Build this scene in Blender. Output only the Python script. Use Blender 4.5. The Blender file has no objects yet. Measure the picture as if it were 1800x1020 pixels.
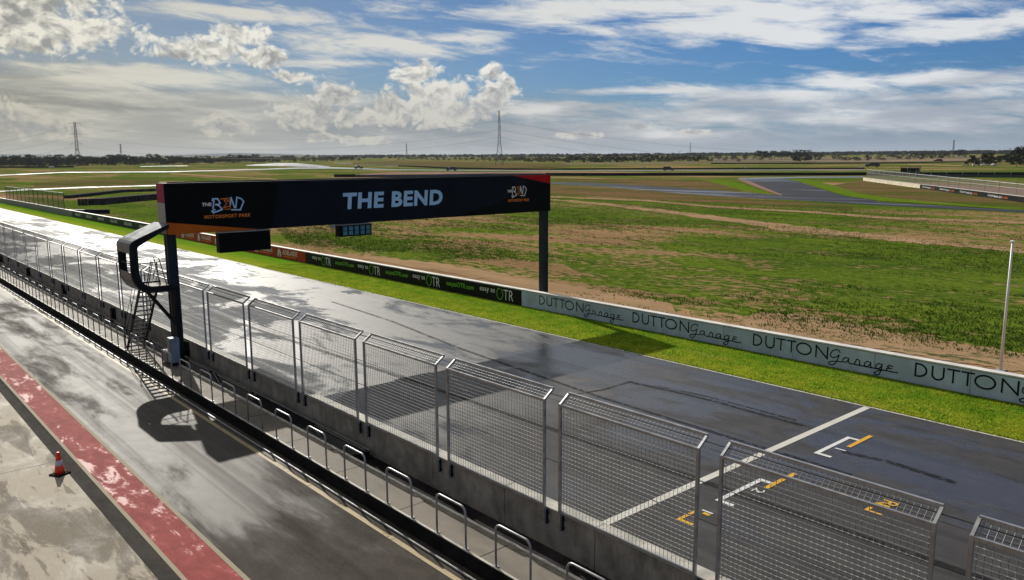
import bpy, math, random
import numpy as np
from mathutils import Vector, Matrix
random.seed(7)
rng = np.random.default_rng(11)
scene = bpy.context.scene
COL = scene.collection

# ------------------------------------------------------------------ camera
CH = 9.0                      # eye height above the pit straight, metres
CX, CY, F = 900.0, 510.0, 1400.58
R = np.array([[0.6577004559916213, -0.11740856282241383, 0.7440734772617478],
              [0.7532568050950182, 0.11018753510302048, -0.648431100955195],
              [-0.00585625874250037, 0.9869518410155056, 0.16090919100425854]])
cam = bpy.data.cameras.new('camera'); camo = bpy.data.objects.new('camera', cam); COL.objects.link(camo)
m4 = Matrix([list(R[0]) + [0], list(R[1]) + [0], list(R[2]) + [CH], [0, 0, 0, 1]])
camo.matrix_world = m4
cam.sensor_width = 36.0; cam.lens = 36.0 * F / 1800.0
cam.clip_start = 0.2; cam.clip_end = 40000
scene.camera = camo

# ------------------------------------------------------------------ sun
SUN = Vector((-1.463, 0.344, 1.0)).normalized()
SEL = math.asin(SUN.z); SAZ = math.atan2(SUN.x, SUN.y)
sl = bpy.data.lights.new('sun', 'SUN'); sl.energy = 5.0; sl.angle = math.radians(0.55); sl.color = (1.0, 0.95, 0.86)
so = bpy.data.objects.new('sun', sl); COL.objects.link(so)
so.rotation_euler = SUN.to_track_quat('Z', 'Y').to_euler(); so.location = (0, 0, 60)
scene.view_settings.view_transform = 'Standard'; scene.view_settings.look = 'None'
scene.view_settings.exposure = 0.0; scene.view_settings.gamma = 1.0

# ------------------------------------------------------------------ world: sky texture with clouds
def rayd(x, y):
    v = np.array([x - CX, -(y - CY), -F]); v = v / np.linalg.norm(v); return R @ v
AZ0 = math.atan2(rayd(900, 280)[1], rayd(900, 280)[0])
def azel(x, y):
    d = rayd(x, y); a = math.atan2(d[1], d[0]) - AZ0
    return -a, math.asin(d[2])
class NT:
    """small helper to write shader node maths as expressions"""
    def __init__(s, tree): s.t = tree; s.n = tree.nodes; s.l = tree.links
    def new(s, typ, **kw):
        n = s.n.new(typ)
        for k, v in kw.items(): setattr(n, k, v)
        return n
    def put(s, sock, v):
        if v is None: return
        if isinstance(v, bpy.types.NodeSocket): s.l.new(v, sock)
        else:
            if sock.type == 'RGBA' and len(v) == 3: v = tuple(v) + (1,)
            sock.default_value = v
    def m(s, op, a, b=None, c=None, clamp=False):
        n = s.new('ShaderNodeMath', operation=op); n.use_clamp = clamp
        s.put(n.inputs[0], a); s.put(n.inputs[1], b); s.put(n.inputs[2], c); return n.outputs[0]
    def v(s, op, a, b=None, out=0):
        n = s.new('ShaderNodeVectorMath', operation=op)
        s.put(n.inputs[0], a)
        if b is not None:
            if op == 'SCALE': s.put(n.inputs['Scale'], b)
            else: s.put(n.inputs[1], b)
        return n.outputs['Value'] if op in ('LENGTH', 'DOT_PRODUCT') else n.outputs[0]
    def ss(s, x, a, b, lo=0.0, hi=1.0, kind='SMOOTHSTEP'):
        n = s.new('ShaderNodeMapRange', interpolation_type=kind)
        s.put(n.inputs[0], x); s.put(n.inputs[1], a); s.put(n.inputs[2], b); s.put(n.inputs[3], lo); s.put(n.inputs[4], hi)
        return n.outputs[0]
    def noise(s, vec, scale=1.0, detail=5, rough=0.55, dist=0.0, lac=2.0):
        n = s.new('ShaderNodeTexNoise'); n.noise_dimensions = '3D'
        s.put(n.inputs['Vector'], vec); s.put(n.inputs['Scale'], scale); s.put(n.inputs['Detail'], detail)
        s.put(n.inputs['Roughness'], rough); s.put(n.inputs['Distortion'], dist); s.put(n.inputs['Lacunarity'], lac)
        return n.outputs['Fac']
    def mix(s, f, a, b, blend='MIX'):
        n = s.new('ShaderNodeMix', data_type='RGBA', blend_type=blend)
        s.put(n.inputs[0], f); s.put(n.inputs[6], a); s.put(n.inputs[7], b); return n.outputs[2]
    def scaled(s, vec, sc, off=(0, 0, 0)):
        n = s.new('ShaderNodeMapping'); s.put(n.inputs[0], vec); n.inputs['Scale'].default_value = sc; n.inputs['Location'].default_value = off
        return n.outputs[0]
    def xyz(s, vec):
        n = s.new('ShaderNodeSeparateXYZ'); s.put(n.inputs[0], vec); return n.outputs
    def comb(s, x, y, z):
        n = s.new('ShaderNodeCombineXYZ'); s.put(n.inputs[0], x); s.put(n.inputs[1], y); s.put(n.inputs[2], z); return n.outputs[0]

W = bpy.data.worlds.new('World'); scene.world = W; W.use_nodes = True
w = NT(W.node_tree); w.n.clear()
out = w.new('ShaderNodeOutputWorld'); bg = w.new('ShaderNodeBackground'); w.l.new(bg.outputs[0], out.inputs[0])
sky = w.new('ShaderNodeTexSky', sky_type='NISHITA'); sky.sun_disc = False
sky.sun_elevation = SEL; sky.sun_rotation = SAZ; sky.altitude = 50; sky.air_density = 1.0; sky.dust_density = 0.6; sky.ozone_density = 2.0
SKY_STRENGTH = 0.1
tc = w.new('ShaderNodeTexCoord'); D = tc.outputs['Generated']
fx, fy = math.cos(AZ0), math.sin(AZ0)
da = w.v('DOT_PRODUCT', D, (fx, fy, 0)); db = w.v('DOT_PRODUCT', D, (fy, -fx, 0))
az = w.m('ARCTAN2', db, da); el = w.m('ARCSINE', w.xyz(D)[2])
P = w.comb(az, el, 0.0)
def field(lst):
    acc = None
    for (x, y, rx, ry) in lst:
        a0, e0 = azel(x, y); ra, re = rx / F, ry / F * 0.97
        q = w.v('LENGTH', w.v('MULTIPLY', w.v('SUBTRACT', P, (a0, e0, 0)), (1 / ra, 1 / re, 0)))
        val = w.m('SUBTRACT', 1.0, q)
        acc = val if acc is None else w.m('MAXIMUM', acc, val)
    return acc
# heaped clouds
CUM = [(20, 15, 140, 62), (120, 52, 110, 34), (50, 66, 90, 28), (375, 88, 75, 24), (415, 62, 48, 24), (448, 100, 52, 18), (320, 98, 40, 10),
       (735, 128, 42, 30), (762, 165, 70, 32), (690, 195, 92, 30), (795, 196, 84, 30), (872, 170, 34, 32), (864, 130, 24, 18), (893, 152, 22, 22), (640, 205, 55, 20),
       (548, 196, 66, 32), (592, 165, 44, 24), (520, 135, 40, 12), (15, 205, 60, 30), (70, 228, 70, 18), (402, 222, 52, 20),
       (640, 247, 45, 9), (560, 242, 40, 9), (1125, 222, 24, 9), (1010, 238, 50, 8), (1220, 232, 36, 7)]
# thin stretched sheets
CIR = [(1130, 12, 480, 38), (1250, 45, 330, 36), (1380, 20, 300, 40), (1390, 68, 110, 22), (1700, 50, 230, 26), (1560, 20, 200, 24),
       (660, 75, 250, 32), (800, 68, 130, 16), (430, 25, 190, 20), (260, 140, 300, 30), (380, 175, 280, 26), (200, 125, 180, 14), (560, 110, 160, 10),
       (1370, 172, 330, 34), (1480, 150, 130, 24), (1660, 140, 220, 16), (1300, 205, 420, 34), (1600, 200, 420, 40), (1150, 160, 200, 10),
       (960, 195, 180, 28), (1080, 240, 420, 38), (300, 215, 480, 30), (250, 250, 700, 36), (1690, 168, 230, 14)]
wob = w.scaled(P, (7, 9, 1)); wn = w.new('ShaderNodeTexNoise'); w.put(wn.inputs['Vector'], wob); wn.inputs['Scale'].default_value = 1.0; wn.inputs['Detail'].default_value = 3
Pw = w.v('ADD', P, w.v('SCALE', w.v('SUBTRACT', wn.outputs['Color'], (0.5, 0.5, 0.5)), 0.02))
Psave = P
fc = field(CUM)
def cumn(vec):
    a = w.noise(w.scaled(vec, (30, 36, 1)), 1.0, 9, 0.50, 0.3)
    r_ = a
    for s_, k_ in ((17, 0.30), (44, 0.09)):
        vo = w.new('ShaderNodeTexVoronoi', feature='F1'); w.put(vo.inputs['Vector'], w.v('ADD', w.scaled(vec, (s_, s_ * 1.15, 1)), w.comb(w.m('MULTIPLY', a, 1.2), w.m('MULTIPLY', a, -1.2), 0)))
        r_ = w.m('ADD', r_, w.m('MULTIPLY', w.m('SUBTRACT', 0.50, vo.outputs['Distance']), k_))
    return r_
n1 = cumn(P)
n1s = cumn(w.v('ADD', P, (-0.004, 0.007, 0)))
n0 = w.noise(w.scaled(P, (9, 12, 1), (3, 1, 0)), 1.0, 4, 0.5)
n0s = w.noise(w.scaled(w.v('ADD', P, (-0.012, 0.022, 0)), (9, 12, 1), (3, 1, 0)), 1.0, 4, 0.5)
dens = w.m('ADD', w.m('MULTIPLY', fc, 1.0), w.m('MULTIPLY', w.m('SUBTRACT', n1, 0.5), 1.9))
mc = w.ss(dens, -0.10, 0.40)
relief = w.m('ADD', w.m('MULTIPLY', w.m('SUBTRACT', n1, n1s), 3.2), w.m('MULTIPLY', w.m('SUBTRACT', n0, n0s), 2.6))
thick = w.ss(dens, 0.1, 1.1)
rim = w.m('MULTIPLY', w.ss(dens, 0.75, 0.15), 0.28)
lit = w.m('SUBTRACT', w.m('ADD', w.m('ADD', 0.58, rim), relief), w.m('MULTIPLY', thick, 0.16), clamp=True)
azf = w.ss(az, azel(0, 280)[0], azel(1400, 280)[0], kind='LINEAR')
shadowc = w.mix(azf, (0.31, 0.31, 0.29), (0.36, 0.38, 0.42)); lightc = w.mix(azf, (0.80, 0.77, 0.66), (0.92, 0.92, 0.90)); lightc = w.mix(w.ss(el, 0.14, 0.03), lightc, w.mix(azf, (0.50, 0.47, 0.38), (0.62, 0.62, 0.60)))
cumcol = w.mix(lit, shadowc, lightc)
# sheets: streaky noise
fs = field(CIR)
left_ = w.ss(az, azel(1500, 280)[0], azel(850, 280)[0])
hi_ = w.m('SUBTRACT', w.m('MULTIPLY', w.ss(el, 0.195, 0.25), w.m('ADD', 0.36, w.m('MULTIPLY', w.m('MULTIPLY', left_, w.ss(az, -2.2, -1.3)), 0.54))), 0.10)  # unseen cloud cover above the view, added to brighten track reflections
fs = w.m('MAXIMUM', fs, hi_)
ns = w.noise(w.v('ADD', w.scaled(P, (9, 55, 1), (2, 5, 0)), w.comb(0, w.m('MULTIPLY', az, 6.0), 0)), 1.0, 8, 0.62, 0.5)
nf = w.noise(w.scaled(P, (30, 120, 1), (1, 0, 0)), 1.0, 6, 0.65, 1.0)
ds = w.m('ADD', w.m('ADD', fs, w.m('MULTIPLY', w.m('SUBTRACT', ns, 0.5), 2.6)), w.m('MULTIPLY', w.m('SUBTRACT', nf, 0.5), 0.7))
ms = w.m('MULTIPLY', w.ss(ds, -0.05, 0.85), 0.9)
nsh = w.noise(w.scaled(P, (7, 40, 1), (7, 2, 0)), 1.0, 4, 0.55)
elf = w.ss(el, 0.0, 0.16)
scol_lo = w.mix(azf, (0.36, 0.35, 0.30), (0.38, 0.42, 0.49)); scol_hi = w.mix(azf, (0.66, 0.63, 0.52), (0.80, 0.81, 0.81))
scol = w.mix(w.ss(w.m('ADD', w.m('MULTIPLY', nsh, 1.0), w.m('MULTIPLY', elf, 0.45)), 0.5, 0.85), scol_lo, scol_hi)
# base sky colour from the sky texture, deepened a little away from the sun
base = w.v('SCALE', sky.outputs[0], SKY_STRENGTH)
base = w.mix(0.85, base, w.mix(azf, (0.15, 0.17, 0.20), (0.04, 0.27, 0.60)), 'MULTIPLY')
# pale band of distant cloud and haze low over the horizon
nb = w.noise(w.scaled(P, (5, 38, 1), (4, 4, 0)), 1.0, 6, 0.6, 0.4)
band = w.ss(w.m('SUBTRACT', w.m('ADD', el, w.m('MULTIPLY', w.m('SUBTRACT', nb, 0.5), 0.06)), w.m('MULTIPLY', w.m('SUBTRACT', 1.0, azf), 0.045)), 0.075, 0.015)
bandc = w.mix(azf, (0.29, 0.275, 0.23), (0.23, 0.30, 0.39))
bandc = w.mix(w.ss(nb, 0.45, 0.75, 0, 0.45), bandc, w.mix(azf, (0.52, 0.49, 0.39), (0.42, 0.47, 0.54)))
c = w.mix(w.m('MULTIPLY', band, 0.92), base, bandc)
c = w.mix(ms, c, scol)
c = w.mix(mc, c, cumcol)
c = w.mix(w.m('MULTIPLY', w.ss(el, 0.03, 0.0), 0.75), c, w.mix(azf, (0.33, 0.32, 0.28), (0.30, 0.36, 0.44)))
w.put(bg.inputs[0], c); bg.inputs[1].default_value = 1.0
W.cycles.sampling_method = 'MANUAL'; W.cycles.sample_map_resolution = 512

# ------------------------------------------------------------------ ray helpers: photo pixel -> world point
def hgt(x, y):
    d = math.hypot(x, y) - 300.0
    return 0.008 * 30.0 * math.log1p(math.exp(min(d / 30.0, 40))) if d < 1200 else 0.008 * d
def PZ(x, y, z=0.0):
    r = rayd(x, y); t = (z - CH) / r[2]; return Vector((t * r[0], t * r[1], z))
def PYp(x, y, Y):
    r = rayd(x, y); t = Y / r[1]; return Vector((t * r[0], Y, CH + t * r[2]))
def PXp(x, y, X):
    r = rayd(x, y); t = X / r[0]; return Vector((X, t * r[1], CH + t * r[2]))
def PD(x, y, d):
    r = rayd(x, y); t = d / math.hypot(r[0], r[1]); return Vector((t * r[0], t * r[1], CH + t * r[2]))
def T(x, y, off=0.0):
    r = rayd(x, y); lo, hi = 5.0, 6000.0
    hz = math.hypot(r[0], r[1])
    f = lambda d: CH + d * r[2] / hz - hgt(d * r[0] / hz, d * r[1] / hz)
    a = lo; step = 1.04
    while a < hi:
        b = a * step
        if f(b) < 0: break
        a = b
    for _ in range(30):
        mid = (a + b) / 2
        if f(mid) > 0: a = mid
        else: b = mid
    X, Y = a * r[0] / hz, a * r[1] / hz
    return Vector((X, Y, hgt(X, Y) + off))

# ------------------------------------------------------------------ materials
MATS = {}
def mat(name):
    m = bpy.data.materials.new(name); m.use_nodes = True; t = NT(m.node_tree)
    b = m.node_tree.nodes['Principled BSDF']; MATS[name] = m
    return m, t, b
def bump(t, b, h, strength=0.3, dist=0.02):
    n = t.new('ShaderNodeBump'); n.inputs['Strength'].default_value = strength; n.inputs['Distance'].default_value = dist
    t.put(n.inputs['Height'], h); t.l.new(n.outputs[0], b.inputs['Normal'])
def OBJ(t): return t.new('ShaderNodeTexCoord').outputs['Object']
def POS(t): return t.new('ShaderNodeNewGeometry').outputs['Position']
def simple(name, col, rough=0.5, metal=0.0, var=0.12, scale=3.0, spec=0.5, bmp=0.0, dirt=None):
    m, t, b = mat(name); p = POS(t)
    n = t.noise(p, scale, 6, 0.6)
    c0 = tuple(max(0, k * (1 - var * 2)) for k in col); c1 = tuple(min(1, k * (1 + var * 2)) for k in col)
    cc = t.mix(t.ss(n, 0.3, 0.7), c0, c1)
    if dirt:
        n2 = t.noise(t.scaled(p, (1, 1, 0.35)), scale * 2.3, 7, 0.65)
        cc = t.mix(t.m('MULTIPLY', t.ss(n2, 0.5, 0.72), 0.6), cc, dirt)
    t.put(b.inputs['Base Color'], cc); b.inputs['Metallic'].default_value = metal
    t.put(b.inputs['Roughness'], t.ss(n, 0.2, 0.8, max(0.02, rough - 0.08), min(1, rough + 0.08)))
    b.inputs['Specular IOR Level'].default_value = spec
    if bmp: bump(t, b, t.noise(p, scale * 8, 5, 0.6), bmp, 0.01)
    return m

def asphalt(name, damp, rdamp, sdamp, other, roth, soth, amt, seed, sc=(0.11, 0.20), xb=None, rubber=0.3, grain=0.35, soft=0.08, sheen=None):
    """worn asphalt: damp ground broken up by patches of another state (standing water, or dried ground)"""
    m, t, b = mat(name); p = POS(t)
    n = t.noise(t.scaled(p, (sc[0], sc[1], 1), (seed, seed * .7, 0)), 1.0, 8, 0.60, 0.7)
    n2 = t.noise(t.scaled(p, (sc[0] * .22, sc[1] * .3, 1), (seed * 3, 1, 0)), 1.0, 4, 0.5, 0.3)
    n3 = t.noise(t.scaled(p, (sc[0] * 4, sc[1] * 7, 1), (seed, 9, 0)), 1.0, 6, 0.65, 0.6)
    wsum = t.m('ADD', t.m('ADD', t.m('MULTIPLY', n, 0.62), t.m('MULTIPLY', n2, 0.45)), t.m('MULTIPLY', n3, 0.13))
    if xb: wsum = t.m('ADD', wsum, t.ss(t.xyz(p)[0], xb[0], xb[1], 0.0, xb[2]))
    oth = t.ss(wsum, 0.66 - amt - soft / 2, 0.66 - amt + soft / 2)
    fine = t.noise(p, 42.0, 3, 0.75); mid = t.noise(t.scaled(p, (1, 1.6, 1)), 1.1, 7, 0.68, 0.4)
    streak = t.noise(t.scaled(p, (0.02, 1.6, 1), (0, seed, 0)), 1.0, 5, 0.65, 0.25)
    c = t.mix(t.ss(mid, 0.3, 0.7), tuple(k * 0.72 for k in damp), tuple(k * 1.3 for k in damp))
    c = t.mix(oth, c, t.mix(t.ss(mid, 0.3, 0.7), tuple(k * 0.75 for k in other), tuple(k * 1.3 for k in other)))
    c = t.mix(t.m('MULTIPLY', t.ss(streak, 0.50, 0.66), rubber), c, tuple(k * 0.3 for k in damp))
    c = t.mix(t.m('MULTIPLY', t.ss(fine, 0.45, 0.75), grain), c, tuple(min(1, k * 2.4) for k in damp))
    t.put(b.inputs['Base Color'], c)
    var = t.m('ADD', t.m('MULTIPLY', t.m('SUBTRACT', mid, 0.5), 0.16), t.m('MULTIPLY', t.ss(streak, 0.46, 0.66), 0.10))
    t.put(b.inputs['Roughness'], t.m('ADD', t.ss(oth, 0, 1, rdamp, roth), var, clamp=True))
    sd = sdamp
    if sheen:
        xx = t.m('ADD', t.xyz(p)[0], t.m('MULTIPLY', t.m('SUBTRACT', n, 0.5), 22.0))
        sd = t.m('MULTIPLY', t.ss(xx, sheen[0], sheen[1], sheen[4], 1.0), t.ss(xx, sheen[2], sheen[3], sdamp, sheen[5]))  # specular ramped along the straight to put the glare in a set band
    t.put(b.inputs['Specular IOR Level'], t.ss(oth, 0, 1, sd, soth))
    bump(t, b, t.m('ADD', fine, t.m('MULTIPLY', mid, 0.6)), 0.30, 0.010)
    return m
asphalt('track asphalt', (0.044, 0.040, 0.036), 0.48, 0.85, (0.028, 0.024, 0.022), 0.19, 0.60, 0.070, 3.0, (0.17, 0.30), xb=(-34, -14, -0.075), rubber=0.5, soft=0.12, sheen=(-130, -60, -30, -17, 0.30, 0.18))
asphalt('pit asphalt', (0.060, 0.055, 0.048), 0.57, 0.18, (0.050, 0.042, 0.036), 0.85, 0.08, 0.0, 8.0, (0.16, 0.50), xb=(-26, -13, 0.16), rubber=0.25, soft=0.22)
asphalt('strip asphalt', (0.050, 0.045, 0.040), 0.9, 0.03, (0.045, 0.04, 0.036), 0.9, 0.03, 0.0, 5.0, (0.3, 1.0))
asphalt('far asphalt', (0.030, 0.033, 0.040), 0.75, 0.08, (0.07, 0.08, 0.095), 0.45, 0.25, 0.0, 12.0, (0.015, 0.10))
asphalt('wet loop asphalt', (0.11, 0.11, 0.11), 0.40, 0.5, (0.09, 0.09, 0.09), 0.22, 0.6, 0.1, 2.0, (0.02, 0.06))

# painted red strip, bleached and wet in patches
m, t, b = mat('red paint'); p = POS(t)
n = t.noise(t.scaled(p, (0.9, 2.2, 1), (4, 2, 0)), 1.0, 10, 0.72, 0.5); n2 = t.noise(t.scaled(p, (0.10, 0.55, 1), (1, 7.3, 0)), 1.0, 3, 0.5)
lines = t.noise(t.scaled(p, (7, 0.5, 1)), 1.0, 4, 0.65, 0.4)
c = t.mix(t.ss(n, 0.35, 0.65), (0.20, 0.034, 0.032), (0.30, 0.060, 0.055))
c = t.mix(t.m('MULTIPLY', t.ss(lines, 0.52, 0.72), 0.6), c, (0.11, 0.018, 0.018))
film = t.ss(t.m('ADD', t.m('MULTIPLY', n, 1.1), t.m('MULTIPLY', n2, 0.60)), 0.89, 1.0)
c = t.mix(t.m('MULTIPLY', film, 0.6), c, (0.46, 0.24, 0.23))
t.put(b.inputs['Base Color'], c); t.put(b.inputs['Roughness'], t.ss(film, 0, 1, 0.8, 0.55)); t.put(b.inputs['Specular IOR Level'], t.ss(film, 0, 1, 0.12, 0.16)); bump(t, b, t.m('ADD', n, lines), 0.25, 0.01)
# concrete apron with dark damp stains
m, t, b = mat('apron concrete'); p = POS(t)
n = t.noise(t.scaled(p, (0.5, 1.1, 1)), 1.0, 9, 0.68, 0.4); n2 = t.noise(t.scaled(p, (0.22, 0.75, 1), (5, 5, 0)), 1.0, 8, 0.60, 0.5); f = t.noise(p, 26, 5, 0.75); n4 = t.noise(t.scaled(p, (0.6, 2.6, 1), (2, 8, 0)), 1.0, 7, 0.65, 0.5)
c = t.mix(t.ss(n, 0.3, 0.7), (0.23, 0.195, 0.145), (0.35, 0.30, 0.23))
damp = t.ss(n2, 0.51, 0.565); edge = t.ss(n4, 0.56, 0.61)
c = t.mix(t.m('MULTIPLY', damp, 0.75), c, (0.075, 0.060, 0.038)); c = t.mix(t.m('MULTIPLY', edge, 0.6), c, (0.065, 0.05, 0.032))
c = t.mix(t.m('MULTIPLY', t.ss(f, 0.45, 0.75), 0.35), c, (0.38, 0.35, 0.29)); c = t.mix(t.m('MULTIPLY', t.ss(f, 0.48, 0.30), 0.4), c, (0.08, 0.07, 0.05))
t.put(b.inputs['Base Color'], c); t.put(b.inputs['Roughness'], t.ss(n, 0.3, 0.6, 0.50, 0.72)); t.put(b.inputs['Specular IOR Level'], t.ss(t.m('MAXIMUM', damp, edge), 0, 1, 0.12, 0.08)); bump(t, b, t.m('ADD', f, n), 0.4, 0.012)
simple('coping concrete', (0.42, 0.40, 0.35), 0.6, var=0.12, scale=2.2, bmp=0.15, dirt=(0.26, 0.24, 0.20), spec=0.2)
m, t, b = mat('walkway concrete'); p = POS(t)
n = t.noise(t.scaled(p, (0.5, 1, 1)), 1.0, 7, 0.6, 0.8); ck = t.new('ShaderNodeTexVoronoi'); t.put(ck.inputs['Vector'], t.scaled(p, (16, 16, 1))); ck.inputs['Randomness'].default_value = 0.0
dots = t.ss(ck.outputs['Distance'], 0.28, 0.40)
c = t.mix(t.ss(n, 0.3, 0.7), (0.13, 0.11, 0.085), (0.27, 0.235, 0.19)); c = t.mix(t.m('MULTIPLY', dots, 0.45), c, (0.10, 0.085, 0.065))
t.put(b.inputs['Base Color'], c); t.put(b.inputs['Roughness'], t.ss(n, 0.3, 0.7, 0.5, 0.75)); b.inputs['Specular IOR Level'].default_value = 0.25; bump(t, b, dots, 0.5, 0.01)
simple('wall concrete', (0.27, 0.25, 0.23), 0.8, spec=0.15, var=0.16, scale=1.6, bmp=0.25, dirt=(0.14, 0.13, 0.12))
simple('galvanised steel', (0.33, 0.335, 0.35), 0.40, 0.55, 0.10, 4.0)
simple('wire steel', (0.22, 0.22, 0.22), 0.5, 0.5, 0.06, 6.0)
simple('glint wire', (0.75, 0.75, 0.75), 0.45, 0.3, 0.06, 6.0)  # paler copy of the wire steel, paints sun glints on horizontal wires
simple('dark cable', (0.02, 0.02, 0.022), 0.5, 0.3)
simple('black steel', (0.010, 0.012, 0.014), 0.6, 0.0, 0.15, 2.0, spec=0.12)
simple('tread steel', (0.012, 0.012, 0.013), 0.85, 0.0, 0.15, 2.0, spec=0.03)
simple('post steel', (0.012, 0.022, 0.030), 0.5, 0.1, 0.15, 2.0, spec=0.25)
simple('roof steel', (0.055, 0.065, 0.085), 0.38, 0.5, 0.10, 2.5)
simple('board navy', (0.0040, 0.0075, 0.016), 0.55, 0, 0.12, 0.6, spec=0.1)
simple('board black', (0.0028, 0.0035, 0.0045), 0.6, 0, 0.12, 0.8, spec=0.08)
simple('board orange', (0.50, 0.12, 0.012), 0.6, 0, 0.05, 0.8, spec=0.1)
simple('board red', (0.42, 0.006, 0.012), 0.6, 0, 0.05, 0.8, spec=0.1)
simple('board magenta', (0.28, 0.03, 0.09), 0.6, 0, 0.08, 0.8, spec=0.1)
simple('letter blue', (0.42, 0.66, 0.92), 0.6, 0, 0.03, 1.0, spec=0.1)
simple('letter white', (0.80, 0.82, 0.82), 0.6, 0, 0.03, 1.0, spec=0.1)
simple('letter orange', (0.75, 0.22, 0.04), 0.6, 0, 0.05, 1.0, spec=0.1)
simple('letter green', (0.22, 0.60, 0.04), 0.6, 0, 0.05, 1.0, spec=0.1)
simple('letter black', (0.010, 0.012, 0.014), 0.6, 0, 0.05, 1.0, spec=0.1)
simple('ad blue grey', (0.44, 0.52, 0.68), 0.55, 0, 0.07, 0.9, spec=0.12, dirt=(0.34, 0.41, 0.55))
simple('ad black', (0.0055, 0.0075, 0.007), 0.5, 0, 0.1, 0.9, spec=0.12)
simple('ad dark green', (0.016, 0.030, 0.024), 0.55, 0, 0.1, 0.9, spec=0.12)
simple('ad red', (0.42, 0.040, 0.014), 0.55, 0, 0.1, 0.9, spec=0.12, dirt=(0.25, 0.03, 0.014))
simple('ad pale', (0.62, 0.66, 0.66), 0.6, 0, 0.1, 0.9)
simple('barrier paint', (0.16, 0.18, 0.20), 0.6, 0, 0.1, 0.9, dirt=(0.09, 0.10, 0.11))
simple('coping white', (0.62, 0.60, 0.57), 0.6, 0, 0.08, 1.2, dirt=(0.40, 0.37, 0.33))
simple('cream wall', (0.62, 0.57, 0.43), 0.65, 0, 0.08, 0.5, dirt=(0.45, 0.40, 0.30))
simple('glass blue', (0.05, 0.20, 0.30), 0.12, 0, 0.15, 2.0)
simple('box paint', (0.20, 0.25, 0.30), 0.4, 0.2, 0.08, 2.0)
simple('rubber', (0.012, 0.012, 0.014), 0.9, 0, 0.2, 2.0, spec=0.05)
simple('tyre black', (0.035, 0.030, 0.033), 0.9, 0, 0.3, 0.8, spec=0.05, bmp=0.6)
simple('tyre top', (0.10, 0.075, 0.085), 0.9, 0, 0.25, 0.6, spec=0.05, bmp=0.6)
simple('extinguisher red', (0.10, 0.008, 0.010), 0.5, 0, 0.05)
simple('cone orange', (0.72, 0.035, 0.012), 0.45, 0, 0.06, 6)
simple('cone white', (0.50, 0.50, 0.58), 0.35, 0, 0.06, 6)
simple('flagpole white', (0.78, 0.78, 0.80), 0.35, 0, 0.04, 2)
simple('car black', (0.010, 0.011, 0.013), 0.22, 0.2, 0.05)
simple('car white', (0.75, 0.75, 0.75), 0.3, 0, 0.04)
simple('car glass', (0.02, 0.03, 0.04), 0.08, 0, 0.05)
simple('pylon steel', (0.10, 0.105, 0.11), 0.6, 0.3, 0.08, 0.2)
simple('timber', (0.13, 0.10, 0.07), 0.8, 0, 0.15)
simple('bark', (0.09, 0.07, 0.055), 0.9, 0, 0.2)
def worn(name, col, amt=0.42, bite=0.14, scale=7.0, rough=0.5):
    m, t, b = mat(name); p = POS(t)
    n = t.noise(p, scale, 7, 0.7); n2 = t.noise(p, 1.3, 4, 0.6)
    t.put(b.inputs['Base Color'], t.mix(n2, tuple(k * 0.7 for k in col), col)); b.inputs['Roughness'].default_value = rough; b.inputs['Specular IOR Level'].default_value = 0.12
    t.put(b.inputs['Alpha'], t.ss(t.m('ADD', t.m('MULTIPLY', n, 0.7), t.m('MULTIPLY', n2, 0.3)), amt - bite, amt))
worn('paint white', (0.72, 0.72, 0.70)); worn('paint yellow', (0.72, 0.40, 0.035)); worn('paint cream', (0.45, 0.36, 0.22), 0.46)
worn('paint edge', (0.34, 0.29, 0.21), 0.36, rough=0.8)
worn('paint track edge', (0.60, 0.57, 0.50), 0.34, rough=0.8)
worn('start paint', (0.62, 0.60, 0.54), 0.40, rough=0.8)
worn('skid rubber', (0.014, 0.013, 0.013), 0.62, 0.26, 5.0, 0.6)
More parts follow.
